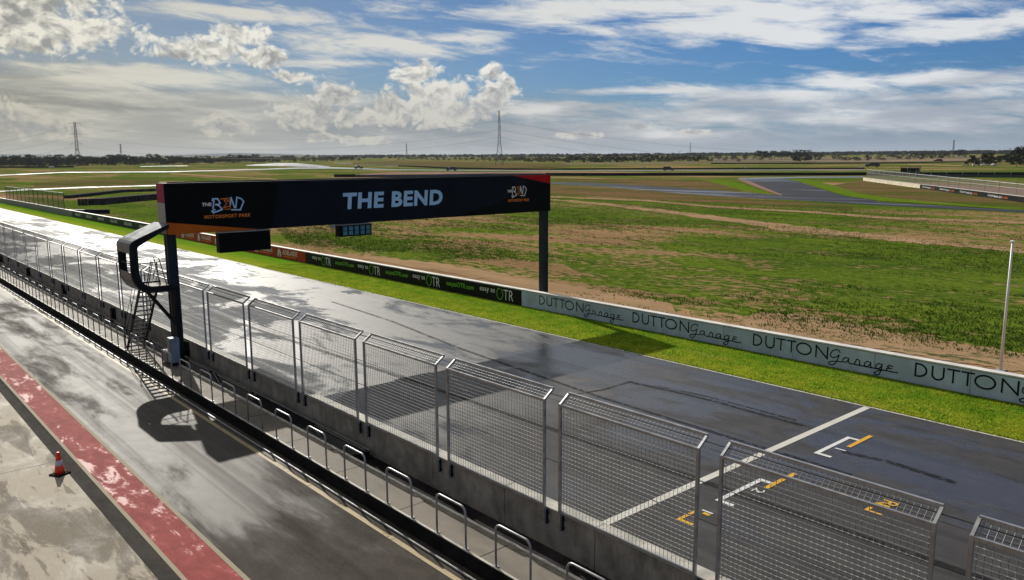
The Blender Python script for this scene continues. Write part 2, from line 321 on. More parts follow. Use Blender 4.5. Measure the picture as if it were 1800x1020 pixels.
# soils and grass
def grassland(name, greens, soils, bias, sc=1.0, st=1.0, seed=0.0, rough=0.9, strip=None):
    m, t, b = mat(name); p = POS(t)
    q = t.scaled(p, (1, 1, 0), (seed, seed, 0))
    big = t.noise(t.scaled(q, (0.011 * sc, 0.026 * sc * st, 1)), 1.0, 5, 0.55, 0.7)
    med = t.noise(t.scaled(q, (0.07 * sc, 0.20 * sc, 1)), 1.0, 7, 0.62, 0.6)
    tuft = t.noise(t.scaled(q, (0.9, 1.5, 1)), 1.0, 6, 0.7)
    fine = t.noise(q, 9.0, 4, 0.7)
    g = t.mix(t.ss(med, 0.32, 0.68), greens[0], greens[1]); g = t.mix(t.m('MULTIPLY', t.ss(tuft, 0.42, 0.68), 0.75), g, greens[2])
    s_ = t.mix(t.ss(med, 0.3, 0.7), soils[0], soils[1]); s_ = t.mix(t.m('MULTIPLY', t.ss(fine, 0.35, 0.8), 0.35), s_, tuple(k * 1.35 for k in soils[1]))
    cov = t.m('ADD', t.m('ADD', t.m('MULTIPLY', big, 1.15), t.m('MULTIPLY', med, 0.85)), t.m('MULTIPLY', t.m('SUBTRACT', tuft, 0.5), 0.95))
    if strip:
        y = t.xyz(p)[1]
        cov = t.m('SUBTRACT', cov, t.ss(y, strip[0], strip[1], strip[2], 0.0))
    spk = t.noise(t.scaled(q, (2.6, 4.2, 1), (9, 3, 0)), 1.0, 5, 0.75)
    g = t.mix(t.m('MULTIPLY', t.ss(spk, 0.54, 0.66), 0.7), g, tuple(min(1, k * 1.9) for k in greens[1]))
    g = t.mix(t.m('MULTIPLY', t.ss(spk, 0.46, 0.36), 0.7), g, tuple(k * .45 for k in greens[2]))
    f = t.ss(cov, bias - 0.07, bias + 0.07)
    t.put(b.inputs['Base Color'], t.mix(f, s_, g)); b.inputs['Roughness'].default_value = rough; b.inputs['Specular IOR Level'].default_value = 0.0
    bump(t, b, t.m('ADD', t.m('MULTIPLY', tuft, 1.0), t.m('MULTIPLY', fine, 0.3)), 0.9, 0.12)
    return m
GR = [(0.042, 0.082, 0.010), (0.115, 0.160, 0.018), (0.022, 0.046, 0.008)]
SO = [(0.190, 0.118, 0.058), (0.36, 0.225, 0.125)]
grassland('infield', GR, SO, 0.925, strip=(33.0, 43.0, 0.26))
grassland('dry paddock', [(0.10, 0.095, 0.06), (0.13, 0.115, 0.07), (0.05, 0.055, 0.03)], [(0.17, 0.135, 0.095), (0.22, 0.175, 0.12)], 1.03, 0.3)
grassland('rough bank', [(0.055, 0.075, 0.014), (0.09, 0.11, 0.02), (0.035, 0.045, 0.012)], [(0.105, 0.066, 0.030), (0.17, 0.11, 0.055)], 1.02, 2.2)
grassland('lush grass', [(0.08, 0.14, 0.010), (0.12, 0.19, 0.012), (0.05, 0.09, 0.008)], [(0.12, 0.14, 0.03), (0.16, 0.15, 0.05)], 0.80, 2.0)
grassland('bare earth', [(0.07, 0.09, 0.03), (0.11, 0.10, 0.05), (0.05, 0.07, 0.02)], [(0.24, 0.155, 0.085), (0.34, 0.225, 0.130)], 1.22, 2.0)
grassland('pink gravel', [(0.20, 0.13, 0.09), (0.25, 0.16, 0.12), (0.18, 0.12, 0.09)], [(0.20, 0.125, 0.10), (0.27, 0.17, 0.14)], 1.2, 1.0)
# mown verge: yellow green towards the track
m, t, b = mat('verge grass'); p = POS(t); y = t.xyz(p)[1]
n = t.noise(t.scaled(p, (0.5, 1.6, 1)), 1.0, 7, 0.68, 0.4); f = t.noise(p, 10, 4, 0.75); tf = t.noise(t.scaled(p, (2.2, 4.5, 1)), 1.0, 5, 0.7)
side = t.ss(t.m('ADD', y, t.m('MULTIPLY', t.m('SUBTRACT', n, 0.5), 3.5)), 28.6, 31.6)
c = t.mix(side, (0.26, 0.30, 0.025), (0.11, 0.23, 0.014)); c = t.mix(t.m('MULTIPLY', t.ss(tf, 0.45, 0.7), 0.6), c, (0.10, 0.20, 0.006))
c = t.mix(t.m('MULTIPLY', t.ss(f, 0.45, 0.75), 0.6), c, (0.05, 0.09, 0.01)); dry_ = t.noise(t.scaled(p, (0.25, 0.9, 1), (3, 3, 0)), 1.0, 6, 0.7, 0.4); c = t.mix(t.m('MULTIPLY', t.ss(dry_, 0.55, 0.68), 0.55), c, (0.30, 0.24, 0.07))
t.put(b.inputs['Base Color'], c); b.inputs['Roughness'].default_value = 0.8; b.inputs['Specular IOR Level'].default_value = 0.0; bump(t, b, t.m('ADD', tf, f), 0.8, 0.05)
def leafy(name, c1, c2, trans):
    m = bpy.data.materials.new(name); m.use_nodes = True; t = NT(m.node_tree); t.n.clear(); MATS[name] = m
    o = t.new('ShaderNodeOutputMaterial'); d = t.new('ShaderNodeBsdfDiffuse'); tr = t.new('ShaderNodeBsdfTranslucent'); mx = t.new('ShaderNodeMixShader')
    p = POS(t); n = t.ss(t.noise(p, 0.9, 4, 0.6), 0.3, 0.7); cc = t.mix(n, c1, c2)
    t.put(d.inputs[0], cc); t.put(tr.inputs[0], cc); mx.inputs[0].default_value = trans
    t.l.new(d.outputs[0], mx.inputs[1]); t.l.new(tr.outputs[0], mx.inputs[2]); t.l.new(mx.outputs[0], o.inputs[0])
leafy('verge blades', (0.10, 0.22, 0.012), (0.36, 0.37, 0.035), 0.5)
leafy('weed blades', (0.022, 0.055, 0.008), (0.10, 0.145, 0.018), 0.3)
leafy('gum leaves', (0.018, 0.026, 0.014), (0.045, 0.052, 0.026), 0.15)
leafy('hazed gum leaves', (0.026, 0.036, 0.026), (0.060, 0.070, 0.050), 0.1)  # lighter leaf copy, haze over distant trees mixed into the colour
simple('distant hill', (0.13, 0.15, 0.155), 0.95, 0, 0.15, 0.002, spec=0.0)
# woven mesh seen far off: a fine grid with holes
def gridmat(name, col, pitch, wire, ax):
    m, t, b = mat(name); p = POS(t); q = t.xyz(p)
    def bars(s):
        fr = t.m('FRACT', t.m('DIVIDE', s, pitch)); return t.m('LESS_THAN', fr, wire)
    al = t.m('MAXIMUM', bars(q[ax]), bars(q[2]))
    t.put(b.inputs['Alpha'], al); b.inputs['Base Color'].default_value = col + (1,); b.inputs['Roughness'].default_value = 0.6
gridmat('green catch mesh', (0.03, 0.06, 0.045), 0.09, 0.14, 0)
gridmat('grey catch mesh', (0.09, 0.09, 0.085), 0.09, 0.24, 0)

# ------------------------------------------------------------------ mesh building
class MB:
    def __init__(s): s.v = []; s.f = []; s.mi = []
    def add(s, vs, fs, mi=0):
        o = len(s.v); s.v += [tuple(q) for q in vs]; s.f += [tuple(i + o for i in f) for f in fs]; s.mi += [mi] * len(fs)
    def box(s, x0, x1, y0, y1, z0, z1, mi=0):
        vs = [(x, y, z) for z in (z0, z1) for y in (y0, y1) for x in (x0, x1)]
        s.add(vs, [(0, 2, 3, 1), (4, 5, 7, 6), (0, 1, 5, 4), (2, 6, 7, 3), (0, 4, 6, 2), (1, 3, 7, 5)], mi)
    def bbox(s, x0, x1, y0, y1, z0, z1, c=0.01, mi=0):
        """box with chamfered edges"""
        vs = []; idx = {}
        for ix, x in enumerate((x0, x1)):
            for iy, y in enumerate((y0, y1)):
                for iz, z in enumerate((z0, z1)):
                    sx, sy, sz = (1, -1)[ix], (1, -1)[iy], (1, -1)[iz]
                    for k, d in enumerate(((0, sy * c, sz * c), (sx * c, 0, sz * c), (sx * c, sy * c, 0))):
                        idx[ix, iy, iz, k] = len(vs); vs.append((x + d[0], y + d[1], z + d[2]))
        fs = []
        for ix in (0, 1): fs.append([idx[ix, a, b_, 0] for a, b_ in ((0, 0), (1, 0), (1, 1), (0, 1))])
        for iy in (0, 1): fs.append([idx[a, iy, b_, 1] for a, b_ in ((0, 0), (1, 0), (1, 1), (0, 1))])
        for iz in (0, 1): fs.append([idx[a, b_, iz, 2] for a, b_ in ((0, 0), (1, 0), (1, 1), (0, 1))])
        for iy in (0, 1):
            for iz in (0, 1): fs.append([idx[0, iy, iz, 1], idx[1, iy, iz, 1], idx[1, iy, iz, 2], idx[0, iy, iz, 2]])
        for ix in (0, 1):
            for iz in (0, 1): fs.append([idx[ix, 0, iz, 0], idx[ix, 1, iz, 0], idx[ix, 1, iz, 2], idx[ix, 0, iz, 2]])
        for ix in (0, 1):
            for iy in (0, 1): fs.append([idx[ix, iy, 0, 0], idx[ix, iy, 1, 0], idx[ix, iy, 1, 1], idx[ix, iy, 0, 1]])
        for k in idx:
            if k[3] == 0: fs.append([idx[k[0], k[1], k[2], j] for j in (0, 1, 2)])
        s.add(vs, fs, mi)
    def bar(s, a, b, w, h=None, up=(0, 0, 1), mi=0):
        a, b = Vector(a), Vector(b); h = h or w; d = (b - a).normalized(); u = Vector(up)
        if abs(d.dot(u)) > 0.98: u = Vector((1, 0, 0))
        r = d.cross(u).normalized() * w / 2; q = r.cross(d).normalized() * h / 2
        vs = [p + i * r + j * q for p in (a, b) for i, j in ((-1, -1), (1, -1), (1, 1), (-1, 1))]
        s.add(vs, [(0, 3, 2, 1), (4, 5, 6, 7), (0, 1, 5, 4), (1, 2, 6, 5), (2, 3, 7, 6), (3, 0, 4, 7)], mi)
    def tube(s, pts, r, n=6, mi=0, cap=True, r2=None):
        pts = [Vector(p) for p in pts]; rings = []; last = None
        for i, p in enumerate(pts):
            d = ((pts[i + 1] - p) if i + 1 < len(pts) else Vector((0, 0, 0)))
            if i: d = d.normalized() + (p - pts[i - 1]).normalized()
            d.normalize()
            u = last if last is not None else (Vector((0, 0, 1)) if abs(d.z) < 0.9 else Vector((1, 0, 0)))
            r_ = d.cross(u)
            if r_.length < 1e-4: r_ = d.cross(Vector((0, 1, 0)))
            r_.normalize(); q = r_.cross(d).normalized(); last = q
            rr = r if r2 is None else r + (r2 - r) * i / max(1, len(pts) - 1)
            rings.append([p + (math.cos(2 * math.pi * k / n) * r_ + math.sin(2 * math.pi * k / n) * q) * rr for k in range(n)])
        vs = [v for ring in rings for v in ring]
        fs = [(i * n + k, i * n + (k + 1) % n, (i + 1) * n + (k + 1) % n, (i + 1) * n + k) for i in range(len(pts) - 1) for k in range(n)]
        if cap: fs += [tuple(range(n))[::-1], tuple((len(pts) - 1) * n + k for k in range(n))]
        s.add(vs, fs, mi)
    def lathe(s, prof, n=16, c=(0, 0, 0), mi=0):
        vs = [(c[0] + r * math.cos(2 * math.pi * k / n), c[1] + r * math.sin(2 * math.pi * k / n), c[2] + z) for r, z in prof for k in range(n)]
        fs = [(i * n + k, i * n + (k + 1) % n, (i + 1) * n + (k + 1) % n, (i + 1) * n + k) for i in range(len(prof) - 1) for k in range(n)]
        fs += [tuple(range(n))[::-1], tuple((len(prof) - 1) * n + k for k in range(n))]
        s.add(vs, fs, mi)
    def prism(s, poly, x0, x1, mi=0):
        """poly in (y,z), extruded in x"""
        n = len(poly); vs = [(x0, y, z) for y, z in poly] + [(x1, y, z) for y, z in poly]
        s.add(vs, [tuple(range(n))[::-1], tuple(range(n, 2 * n))] + [(i, (i + 1) % n, n + (i + 1) % n, n + i) for i in range(n)], mi)
    def build(s, name, mats, parent=None, smooth=False):
        me = bpy.data.meshes.new(name); me.from_pydata(s.v, [], s.f)
        if isinstance(mats, str): mats = [mats]
        for k in mats: me.materials.append(MATS[k])
        if len(mats) > 1: me.polygons.foreach_set('material_index', s.mi)
        if smooth: me.polygons.foreach_set('use_smooth', [True] * len(s.f))
        me.update()
        return link(name, me, parent)
LOCAL = set()
def link(name, me, parent=None):
    o = bpy.data.objects.new(name, me); COL.objects.link(o)
    if parent is not None:
        o.parent = parent
        root = parent
        if root.name not in LOCAL: o.matrix_parent_inverse = WM(parent).inverted()
        else: LOCAL.add(o.name)
    return o
def WM(o):
    m = Matrix.Translation(o.location) if o.type == 'EMPTY' else Matrix.Identity(4)
    if o.parent is not None: m = WM(o.parent) @ o.matrix_parent_inverse @ m
    return m
def tag(o, label=None, cat=None, group=None, kind=None):
    for k, v in (('label', label), ('category', cat), ('group', group), ('kind', kind)):
        if v: o[k] = v
    return o
def thing(name, label, cat, loc=(0, 0, 0), group=None, local=False):
    o = bpy.data.objects.new(name, None); COL.objects.link(o); o.location = loc; o.empty_display_size = 0.3
    if local: LOCAL.add(o.name)
    return tag(o, label, cat, group)
def kids(o): return [c for c in COL.objects if c.parent == o]
def dup(o, loc, label=None, rz=None, sc=None, tree=None):
    tree = tree or [(c, [(g, []) for g in kids(c)]) for c in kids(o)]
    r = o.copy(); COL.objects.link(r); r.location = loc
    if label: r['label'] = label
    if rz is not None: r.rotation_euler = (0, 0, rz)
    if sc is not None: r.scale = (sc, sc, sc)
    def rec(par, lst):
        for c, sub in lst:
            k = c.copy(); COL.objects.link(k); k.parent = par; rec(k, sub)
    rec(r, tree); return r
def sheet(name, pts, m, kind='structure', label=None, cat=None):
    me = bpy.data.meshes.new(name); me.from_pydata([tuple(p) for p in pts], [], [tuple(range(len(pts)))]); me.materials.append(MATS[m]); me.update()
    o = link(name, me); tag(o, label, cat, None, kind); return o
def flat(name, x0, x1, y0, y1, z, m, nx=1, **kw):
    xs = [x0 + (x1 - x0) * i / nx for i in range(nx + 1)]
    me = bpy.data.meshes.new(name); me.from_pydata([(x, y, z) for x in xs for y in (y0, y1)], [], [(2 * i, 2 * i + 2, 2 * i + 3, 2 * i + 1) for i in range(nx)])
    me.materials.append(MATS[m]); me.update(); o = link(name, me); tag(o, kw.get('label'), kw.get('cat'), None, 'structure'); return o
def strip(name, top, bot, m, off=0.05, sub=14, rag=0.0):
    """ribbon of ground between two photo polylines, laid on the terrain"""
    def samp(pl, n):
        L = [0]
        for a, b in zip(pl, pl[1:]): L.append(L[-1] + math.hypot(b[0] - a[0], b[1] - a[1]))
        o = []
        for i in range(n + 1):
            s_ = L[-1] * i / n; k = min(len(pl) - 2, max(j for j in range(len(L)) if L[j] <= s_ + 1e-9)) if s_ < L[-1] else len(pl) - 2
            f = (s_ - L[k]) / (L[k + 1] - L[k]); o.append((pl[k][0] + (pl[k + 1][0] - pl[k][0]) * f, pl[k][1] + (pl[k + 1][1] - pl[k][1]) * f))
        return o
    n = sub * (len(top) - 1); A, B = samp(top, n), samp(bot, n); vs = []
    for a, b in zip(A, B):
        for q in (a, b):
            vs.append(tuple(T(q[0], q[1] + random.uniform(-rag, rag), off)))
    me = bpy.data.meshes.new(name); me.from_pydata(vs, [], [(2 * i, 2 * i + 1, 2 * i + 3, 2 * i + 2) for i in range(n)])
    me.materials.append(MATS[m]); me.update(); o = link(name, me); tag(o, kind='structure'); return o
def band(name, line, wpx, m, off=0.05, sub=10, rag=0.0):
    return strip(name, [(x, y - wpx / 2) for x, y in line], [(x, y + wpx / 2) for x, y in line], m, off, sub, rag)
ONES = 'zeroth first second third fourth fifth sixth seventh eighth ninth tenth eleventh twelfth thirteenth fourteenth fifteenth sixteenth seventeenth eighteenth nineteenth'.split()
TENS = {2: ('twentieth', 'twenty'), 3: ('thirtieth', 'thirty'), 4: ('fortieth', 'forty'), 5: ('fiftieth', 'fifty'), 6: ('sixtieth', 'sixty'), 7: ('seventieth', 'seventy'), 8: ('eightieth', 'eighty'), 9: ('ninetieth', 'ninety')}
def nth(n):
    if n < 20: return ONES[n]
    a, b = divmod(n, 10); return TENS[a][0] if b == 0 else TENS[a][1] + '-' + ONES[b]

# ------------------------------------------------------------------ lettering
def glyphs(txt, size, shear=0.0, bold=0.0, extr=0.004, align='LEFT', space=1.0):
    cu = bpy.data.curves.new('letters', 'FONT'); cu.body = txt; cu.size = size; cu.shear = shear; cu.offset = bold * size; cu.extrude = extr
    cu.align_x = align; cu.space_character = space; cu.resolution_u = 3
    o = bpy.data.objects.new('letters', cu); COL.objects.link(o)
    dg = bpy.context.evaluated_depsgraph_get(); me = bpy.data.meshes.new_from_object(o.evaluated_get(dg)); bpy.data.objects.remove(o); bpy.data.curves.remove(cu)
    vs = [tuple(v.co) for v in me.vertices]; fs = [tuple(p.vertices) for p in me.polygons]; bpy.data.meshes.remove(me); return vs, fs
def place(mb, vs, fs, org, u, v, sx=1.0, sy=1.0, mi=0, lift=0.006):
    org, u, v = Vector(org), Vector(u), Vector(v); n = u.cross(v)
    mb.add([org + u * (a * sx) + v * (b * sy) + n * (c + lift) for a, b, c in vs], fs, mi)
def fit(vs, w, h):
    xs = [q[0] for q in vs]; ys = [q[1] for q in vs]; x0, y0 = min(xs), min(ys)
    sx = w / (max(xs) - x0) if w else None; sy = h / (max(ys) - y0) if h else None
    sx = sx or sy; sy = sy or sx
    return [((a - x0) * sx, (b - y0) * sy, c) for a, b, c in vs]
def strokes(mb, lines, w, org, u, v, mi=0, lift=0.006, closed=()):
    org, u, v = Vector(org), Vector(u), Vector(v); n = u.cross(v); k = 0
    for li, pl in enumerate(lines):
        for a, b in zip(pl, pl[1:]):
            dx, dy = b[0] - a[0], b[1] - a[1]; L = math.hypot(dx, dy) or 1e-6; ex, ey = dx / L * w * 0.45, dy / L * w * 0.45; px_, py_ = -dy / L * w / 2, dx / L * w / 2
            zz = lift + k * 0.0003; k = (k + 1) % 9
            q = [(a[0] - ex + px_, a[1] - ey + py_), (a[0] - ex - px_, a[1] - ey - py_), (b[0] + ex - px_, b[1] + ey - py_), (b[0] + ex + px_, b[1] + ey + py_)]
            mb.add([org + u * c[0] + v * c[1] + n * zz for c in q], [(0, 1, 2, 3)], mi)
def arc(cx, cy, rx, ry, a0, a1, n=18): return [(cx + rx * math.cos(math.radians(a0 + (a1 - a0) * i / n)), cy + ry * math.sin(math.radians(a0 + (a1 - a0) * i / n))) for i in range(n + 1)]

# ------------------------------------------------------------------ ground
def ground():
    rs = [0.0, 20, 45, 80, 120, 170, 220]; r = 250.0
    while r < 9000: rs.append(r); r *= 1.045 if r > 400 else 1.03
    NA = 240; vs = []; fs = []
    for i, r in enumerate(rs):
        for k in range(NA):
            a = 2 * math.pi * k / NA; x, y = r * math.cos(a), r * math.sin(a); vs.append((x, y, hgt(x, y)))
    for i in range(len(rs) - 1):
        for k in range(NA):
            k2 = (k + 1) % NA; fs.append((i * NA + k, (i + 1) * NA + k, (i + 1) * NA + k2, i * NA + k2))
    me = bpy.data.meshes.new('ground'); me.from_pydata(vs, [], fs); me.materials.append(MATS['infield']); me.polygons.foreach_set('use_smooth', [True] * len(fs)); me.update()
    tag(link('ground', me), kind='structure')
ground()
XL, XR = -270.0, 30.0
flat('pit_apron', XL, XR, -12, 4.76, 0.010, 'apron concrete', 6)
flat('apron_edge_strip', XL, XR, 4.76, 5.17, 0.006, 'strip asphalt', 6)
flat('painted_strip', XL, XR, 5.17, 6.24, 0.010, 'red paint', 6)
flat('painted_line', XL, XR, 5.14, 5.24, 0.016, 'paint edge', 6)
flat('painted_line', XL, XR, 6.16, 6.27, 0.016, 'paint edge', 6)
flat('pit_lane', XL, XR, 6.24, 12.2, 0.008, 'pit asphalt', 6)
flat('painted_line', XL, XR, 9.56, 9.70, 0.014, 'paint cream', 6)
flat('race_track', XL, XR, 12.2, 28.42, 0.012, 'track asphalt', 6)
flat('painted_line', XL, XR, 28.20, 28.30, 0.018, 'paint track edge', 6)
flat('grass_verge', XL, XR, 28.42, 32.62, 0.018, 'verge grass', 12)
flat('painted_line', -12.74, -12.50, 12.9, 28.16, 0.019, 'start paint')
mb = MB(); mb.box(-26.62, -26.59, -10, 4.7, 0.008, 0.013); tag(mb.build('apron_joint', 'letter black'), kind='structure')
# paving seam and tyre marks on the straight
mb = MB(); mb.box(XL, 8, 20.35, 20.375, 0.012, 0.0155); tag(mb.build('paving_seam', 'skid rubber'), kind='structure')
def skid(pts, wd_, z):
    mb = MB(); P3 = [Vector((x, y, 0)) for x, y in pts]; n = 24; q, _ = None, None
    full = [];
    for a, b in zip(P3, P3[1:]):
        for i in range(8): full.append(a.lerp(b, i / 8))
    full.append(P3[-1]); vs = []
    for i, p in enumerate(full):
        d = (full[min(len(full) - 1, i + 1)] - full[max(0, i - 1)]).normalized(); s_ = Vector((-d.y, d.x, 0)) * wd_ / 2; vs += [tuple(p + s_ + Vector((0, 0, z))), tuple(p - s_ + Vector((0, 0, z)))]
    mb.add(vs, [(2 * i, 2 * i + 1, 2 * i + 3, 2 * i + 2) for i in range(len(full) - 1)]); tag(mb.build('tyre_mark', 'skid rubber'), kind='structure')
skid([tuple(PZ(1010, 694))[:2], tuple(PZ(1060, 686))[:2], tuple(PZ(1110, 671))[:2]], .16, .0168)
skid([tuple(PZ(1105, 672))[:2], tuple(PZ(1180, 688))[:2], tuple(PZ(1260, 707))[:2], tuple(PZ(1330, 727))[:2], tuple(PZ(1412, 749))[:2]], .22, .0172)
skid([tuple(PZ(1150, 678))[:2], tuple(PZ(1240, 697))[:2], tuple(PZ(1320, 718))[:2], tuple(PZ(1400, 740))[:2]], .14, .0176)
skid([tuple(PZ(1480, 795))[:2], tuple(PZ(1560, 812))[:2], tuple(PZ(1680, 850))[:2]], .25, .0170)
skid([(-46, 24.6), (-38, 24.0), (-30, 22.8), (-20, 21.9), (-10, 21.6)], .20, .0166)
skid([(-60, 17.0), (-40, 17.4), (-25, 17.9), (-8, 18.1), (6, 18.2)], .28, .0164)
# grid boxes
def marks(name, rects, m, z=0.022):
    mb = MB()
    for x0, x1, y0, y1 in rects: mb.add([(x0, y0, z), (x1, y0, z), (x1, y1, z), (x0, y1, z)], [(0, 1, 2, 3)])
    tag(mb.build(name, m), kind='structure')
for y0 in (22.42, 17.24):
    marks('grid_box_marking', [(-11.60, -11.46, y0, y0 + 2.2), (-11.46, -11.06, y0, y0 + .14), (-11.46, -11.12, y0 + 2.06, y0 + 2.2)], 'paint white')
marks('grid_box_marking', [(-11.19, -11.05, 23.7, 25.25), (-11.19, -11.05, 18.95, 20.5)], 'paint yellow', 0.025)
marks('grid_box_marking', [(-8.68, -8.58, 19.58, 19.95), (-8.58, -8.22, 19.58, 19.68), (-8.68, -8.30, 20.2, 20.3), (-11.58, -11.48, 15.55, 16.4), (-11.48, -11.10, 15.55, 15.66), (-11.34, -11.14, 16.3, 16.42)], 'paint yellow')
marks('grid_box_marking', [(-11.46, -11.14, 16.46, 16.52), (-11.36, -11.02, 23.28, 23.36)], 'paint white')
mb = MB(); v_, f_ = glyphs('2', 1.0, extr=0.001); place(mb, fit(v_, 0.30, 0.30), f_, (-11.30, 18.78, 0.02), (0, -1, 0), (1, 0, 0)); tag(mb.build('grid_number', 'paint white'), kind='structure')
mb = MB(); v_, f_ = glyphs('R', 1.0, extr=0.001); place(mb, fit(v_, 0.36, 0.40), f_, (-8.62, 20.62, 0.02), (0, -1, 0), (1, 0, 0)); tag(mb.build('grid_letter', 'paint yellow'), kind='structure')

# far circuit and paths, laid on the terrain
strip('circuit_road', [(-60, 313.4), (0, 308.0), (110, 302.9), (300, 301.6), (460, 297.3), (522, 295.0), (578, 294.2)], [(-60, 314.8), (0, 309.3), (110, 304.1), (300, 303.0), (460, 298.9), (522, 297.0), (578, 296.8)], 'wet loop asphalt', 0.12)
strip('circuit_road', [(578, 294.2), (700, 298.3), (878, 300.0), (1100, 300.0), (1300, 299.0), (1520, 298.8)], [(578, 296.8), (700, 299.6), (878, 301.1), (1100, 301.1), (1300, 300.1), (1520, 299.9)], 'wet loop asphalt', 0.12)
strip('circuit_road', [(433, 290.8), (489, 286.8), (522, 287.4), (555, 290.2), (580, 293.4)], [(433, 291.8), (500, 292.4), (522, 293.2), (555, 294.0), (580, 296.2)], 'wet loop asphalt', 0.20)
band('circuit_road', [(247, 293.2), (300, 292.2), (330, 292.0)], 0.7, 'wet loop asphalt', 0.15)
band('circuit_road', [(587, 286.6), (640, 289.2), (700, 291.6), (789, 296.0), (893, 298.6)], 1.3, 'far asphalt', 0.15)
band('farm_track', [(300, 305.7), (400, 311.3), (487, 315.7)], 1.8, 'bare earth', 0.08, rag=0.2)
strip('circuit_road', [(-60, 341.4), (0, 336.0), (50, 333.0), (150, 329.0), (283, 325.5), (420, 322)], [(-60, 343.3), (0, 337.7), (50, 334.6), (150, 330.6), (283, 327.3), (420, 324)], 'wet loop asphalt', 0.06)
strip('circuit_road', [(900, 319.6), (968, 320.2), (1044, 321.7), (1167, 328.5), (1304, 338.6), (1372, 343.8), (1460, 349.0), (1556, 356.3), (1800, 370.6), (1900, 376)],
      [(900, 322.6), (968, 323.6), (1075, 329.6), (1197, 340.9), (1350, 350.2), (1433, 354.2), (1490, 358), (1556, 361.8), (1800, 374.2), (1900, 380)], 'far asphalt', 0.05, 10)
strip('circuit_road', [(1299, 314.6), (1330, 314.2), (1381, 314.2), (1404, 320), (1440, 332), (1482, 344.8), (1541, 353.6)], [(1299, 315.6), (1310, 319), (1330, 327), (1350, 335), (1376, 344.5), (1440, 349), (1541, 356.0)], 'far asphalt', 0.07, 8)
band('circuit_road', [(1299, 314.5), (1400, 312.4), (1518, 311.6)], 2.0, 'wet loop asphalt', 0.09)
strip('kerb', [(1299, 314.8), (1322, 321), (1350, 333), (1374, 343)], [(1295, 315.4), (1314, 323.5), (1342, 334.6), (1374, 345)], 'pink gravel', 0.12, 6)
strip('grass_patch', [(1381, 314.2), (1420, 316), (1470, 328), (1510, 341), (1580, 351), (1800, 369.0)], [(1385, 315.2), (1418, 323.5), (1450, 334), (1484, 344.8), (1545, 353.8), (1800, 370.4)], 'lush grass', 0.09, 8, 0.3)
strip('grass_patch', [(1232, 318), (1262, 317), (1285, 319), (1350, 338)], [(1238, 324), (1265, 328), (1300, 334), (1350, 341)], 'lush grass', 0.03, 6, 0.8)
strip('run_off', [(633, 306.2), (700, 303.0), (800, 302.6), (950, 303.6), (1040, 304.4)], [(633, 308.4), (700, 308.6), (800, 308.6), (950, 307.4), (1040, 305.2)], 'pink gravel', 0.05, 6, 0.1)
strip('rough_bank', [(968, 324.5), (1100, 332.5), (1350, 352), (1500, 361.5)], [(968, 343), (1100, 349), (1350, 361), (1500, 371)], 'rough bank', 0.02, 6, 1.2)
strip('rough_bank', [(975, 314), (1100, 314.5), (1240, 317), (1300, 325)], [(975, 319.6), (1100, 324), (1240, 333), (1300, 337.5)], 'rough bank', 0.02, 6, 0.6)
strip('rough_bank', [(1518, 317), (1618, 329), (1700, 340), (1900, 358)], [(1450, 329), (1545, 345), (1650, 356), (1900, 370)], 'rough bank', 0.02, 6, 1.0)
strip('rough_bank', [(620, 286.5), (700, 283.0), (800, 284.2), (900, 286.6), (1000, 290)], [(620, 289), (700, 291), (800, 295), (900, 296.8), (1000, 294)], 'rough bank', 0.3, 6)
strip('rough_bank', [(60, 322), (150, 316.5), (280, 315)], [(60, 331), (150, 327.4), (280, 324)], 'rough bank', 0.02, 6, 0.5)
strip('field', [(984, 287.4), (1100, 286.8), (1250, 284.5)], [(984, 289), (1100, 289), (1250, 287)], 'dry paddock', 0.2, 5)
strip('field', [(1250, 279.0), (1400, 277.6), (1600, 276.2), (1900, 274.5)], [(1250, 287.3), (1400, 287.0), (1600, 286.5), (1900, 284.0)], 'dry paddock', 0.5, 8)
band('farm_track', [(1595, 290), (1640, 290.5), (1693, 291.8)], 1.6, 'bare earth', 0.15)
band('farm_track', [(1560, 283.4), (1640, 282.0), (1700, 281.6), (1800, 283)], 1.3, 'bare earth', 0.6)
strip('dirt_track', [(950, 344.4), (1136, 351.6), (1250, 362.2), (1433, 372.2), (1556, 381.6), (1800, 390.2), (1900, 394)], [(950, 346.6), (1136, 354.2), (1250, 365.0), (1433, 375.4), (1556, 385.4), (1800, 394.2), (1900, 398)], 'bare earth', 0.04, 10, 0.35)
strip('dirt_track', [(968, 349.8), (1060, 357), (1136, 365.5), (1250, 379), (1350, 392)], [(968, 352.2), (1060, 361), (1136, 371), (1250, 386), (1350, 400)], 'bare earth', 0.03, 10, 0.9)
strip('dirt_track', [(1350, 392), (1483, 406), (1600, 419), (1717, 430), (1800, 440)], [(1350, 402), (1483, 416), (1600, 428), (1717, 437), (1800, 445)], 'bare earth', 0.03, 10, 1.6)
strip('bare_patch', [(1310, 560), (1340, 548), (1420, 556), (1560, 583), (1700, 606), (1900, 636)], [(1300, 568), (1350, 592), (1440, 600), (1570, 618), (1700, 640), (1900, 672)], 'bare earth', 0.025, 10, 2.2)
strip('bare_patch', [(640, 450), (760, 462), (860, 478), (960, 494), (1080, 516), (1180, 532)], [(640, 456), (760, 475), (860, 494), (960, 517), (1080, 540), (1190, 556)], 'bare earth', 0.025, 10, 2.2)
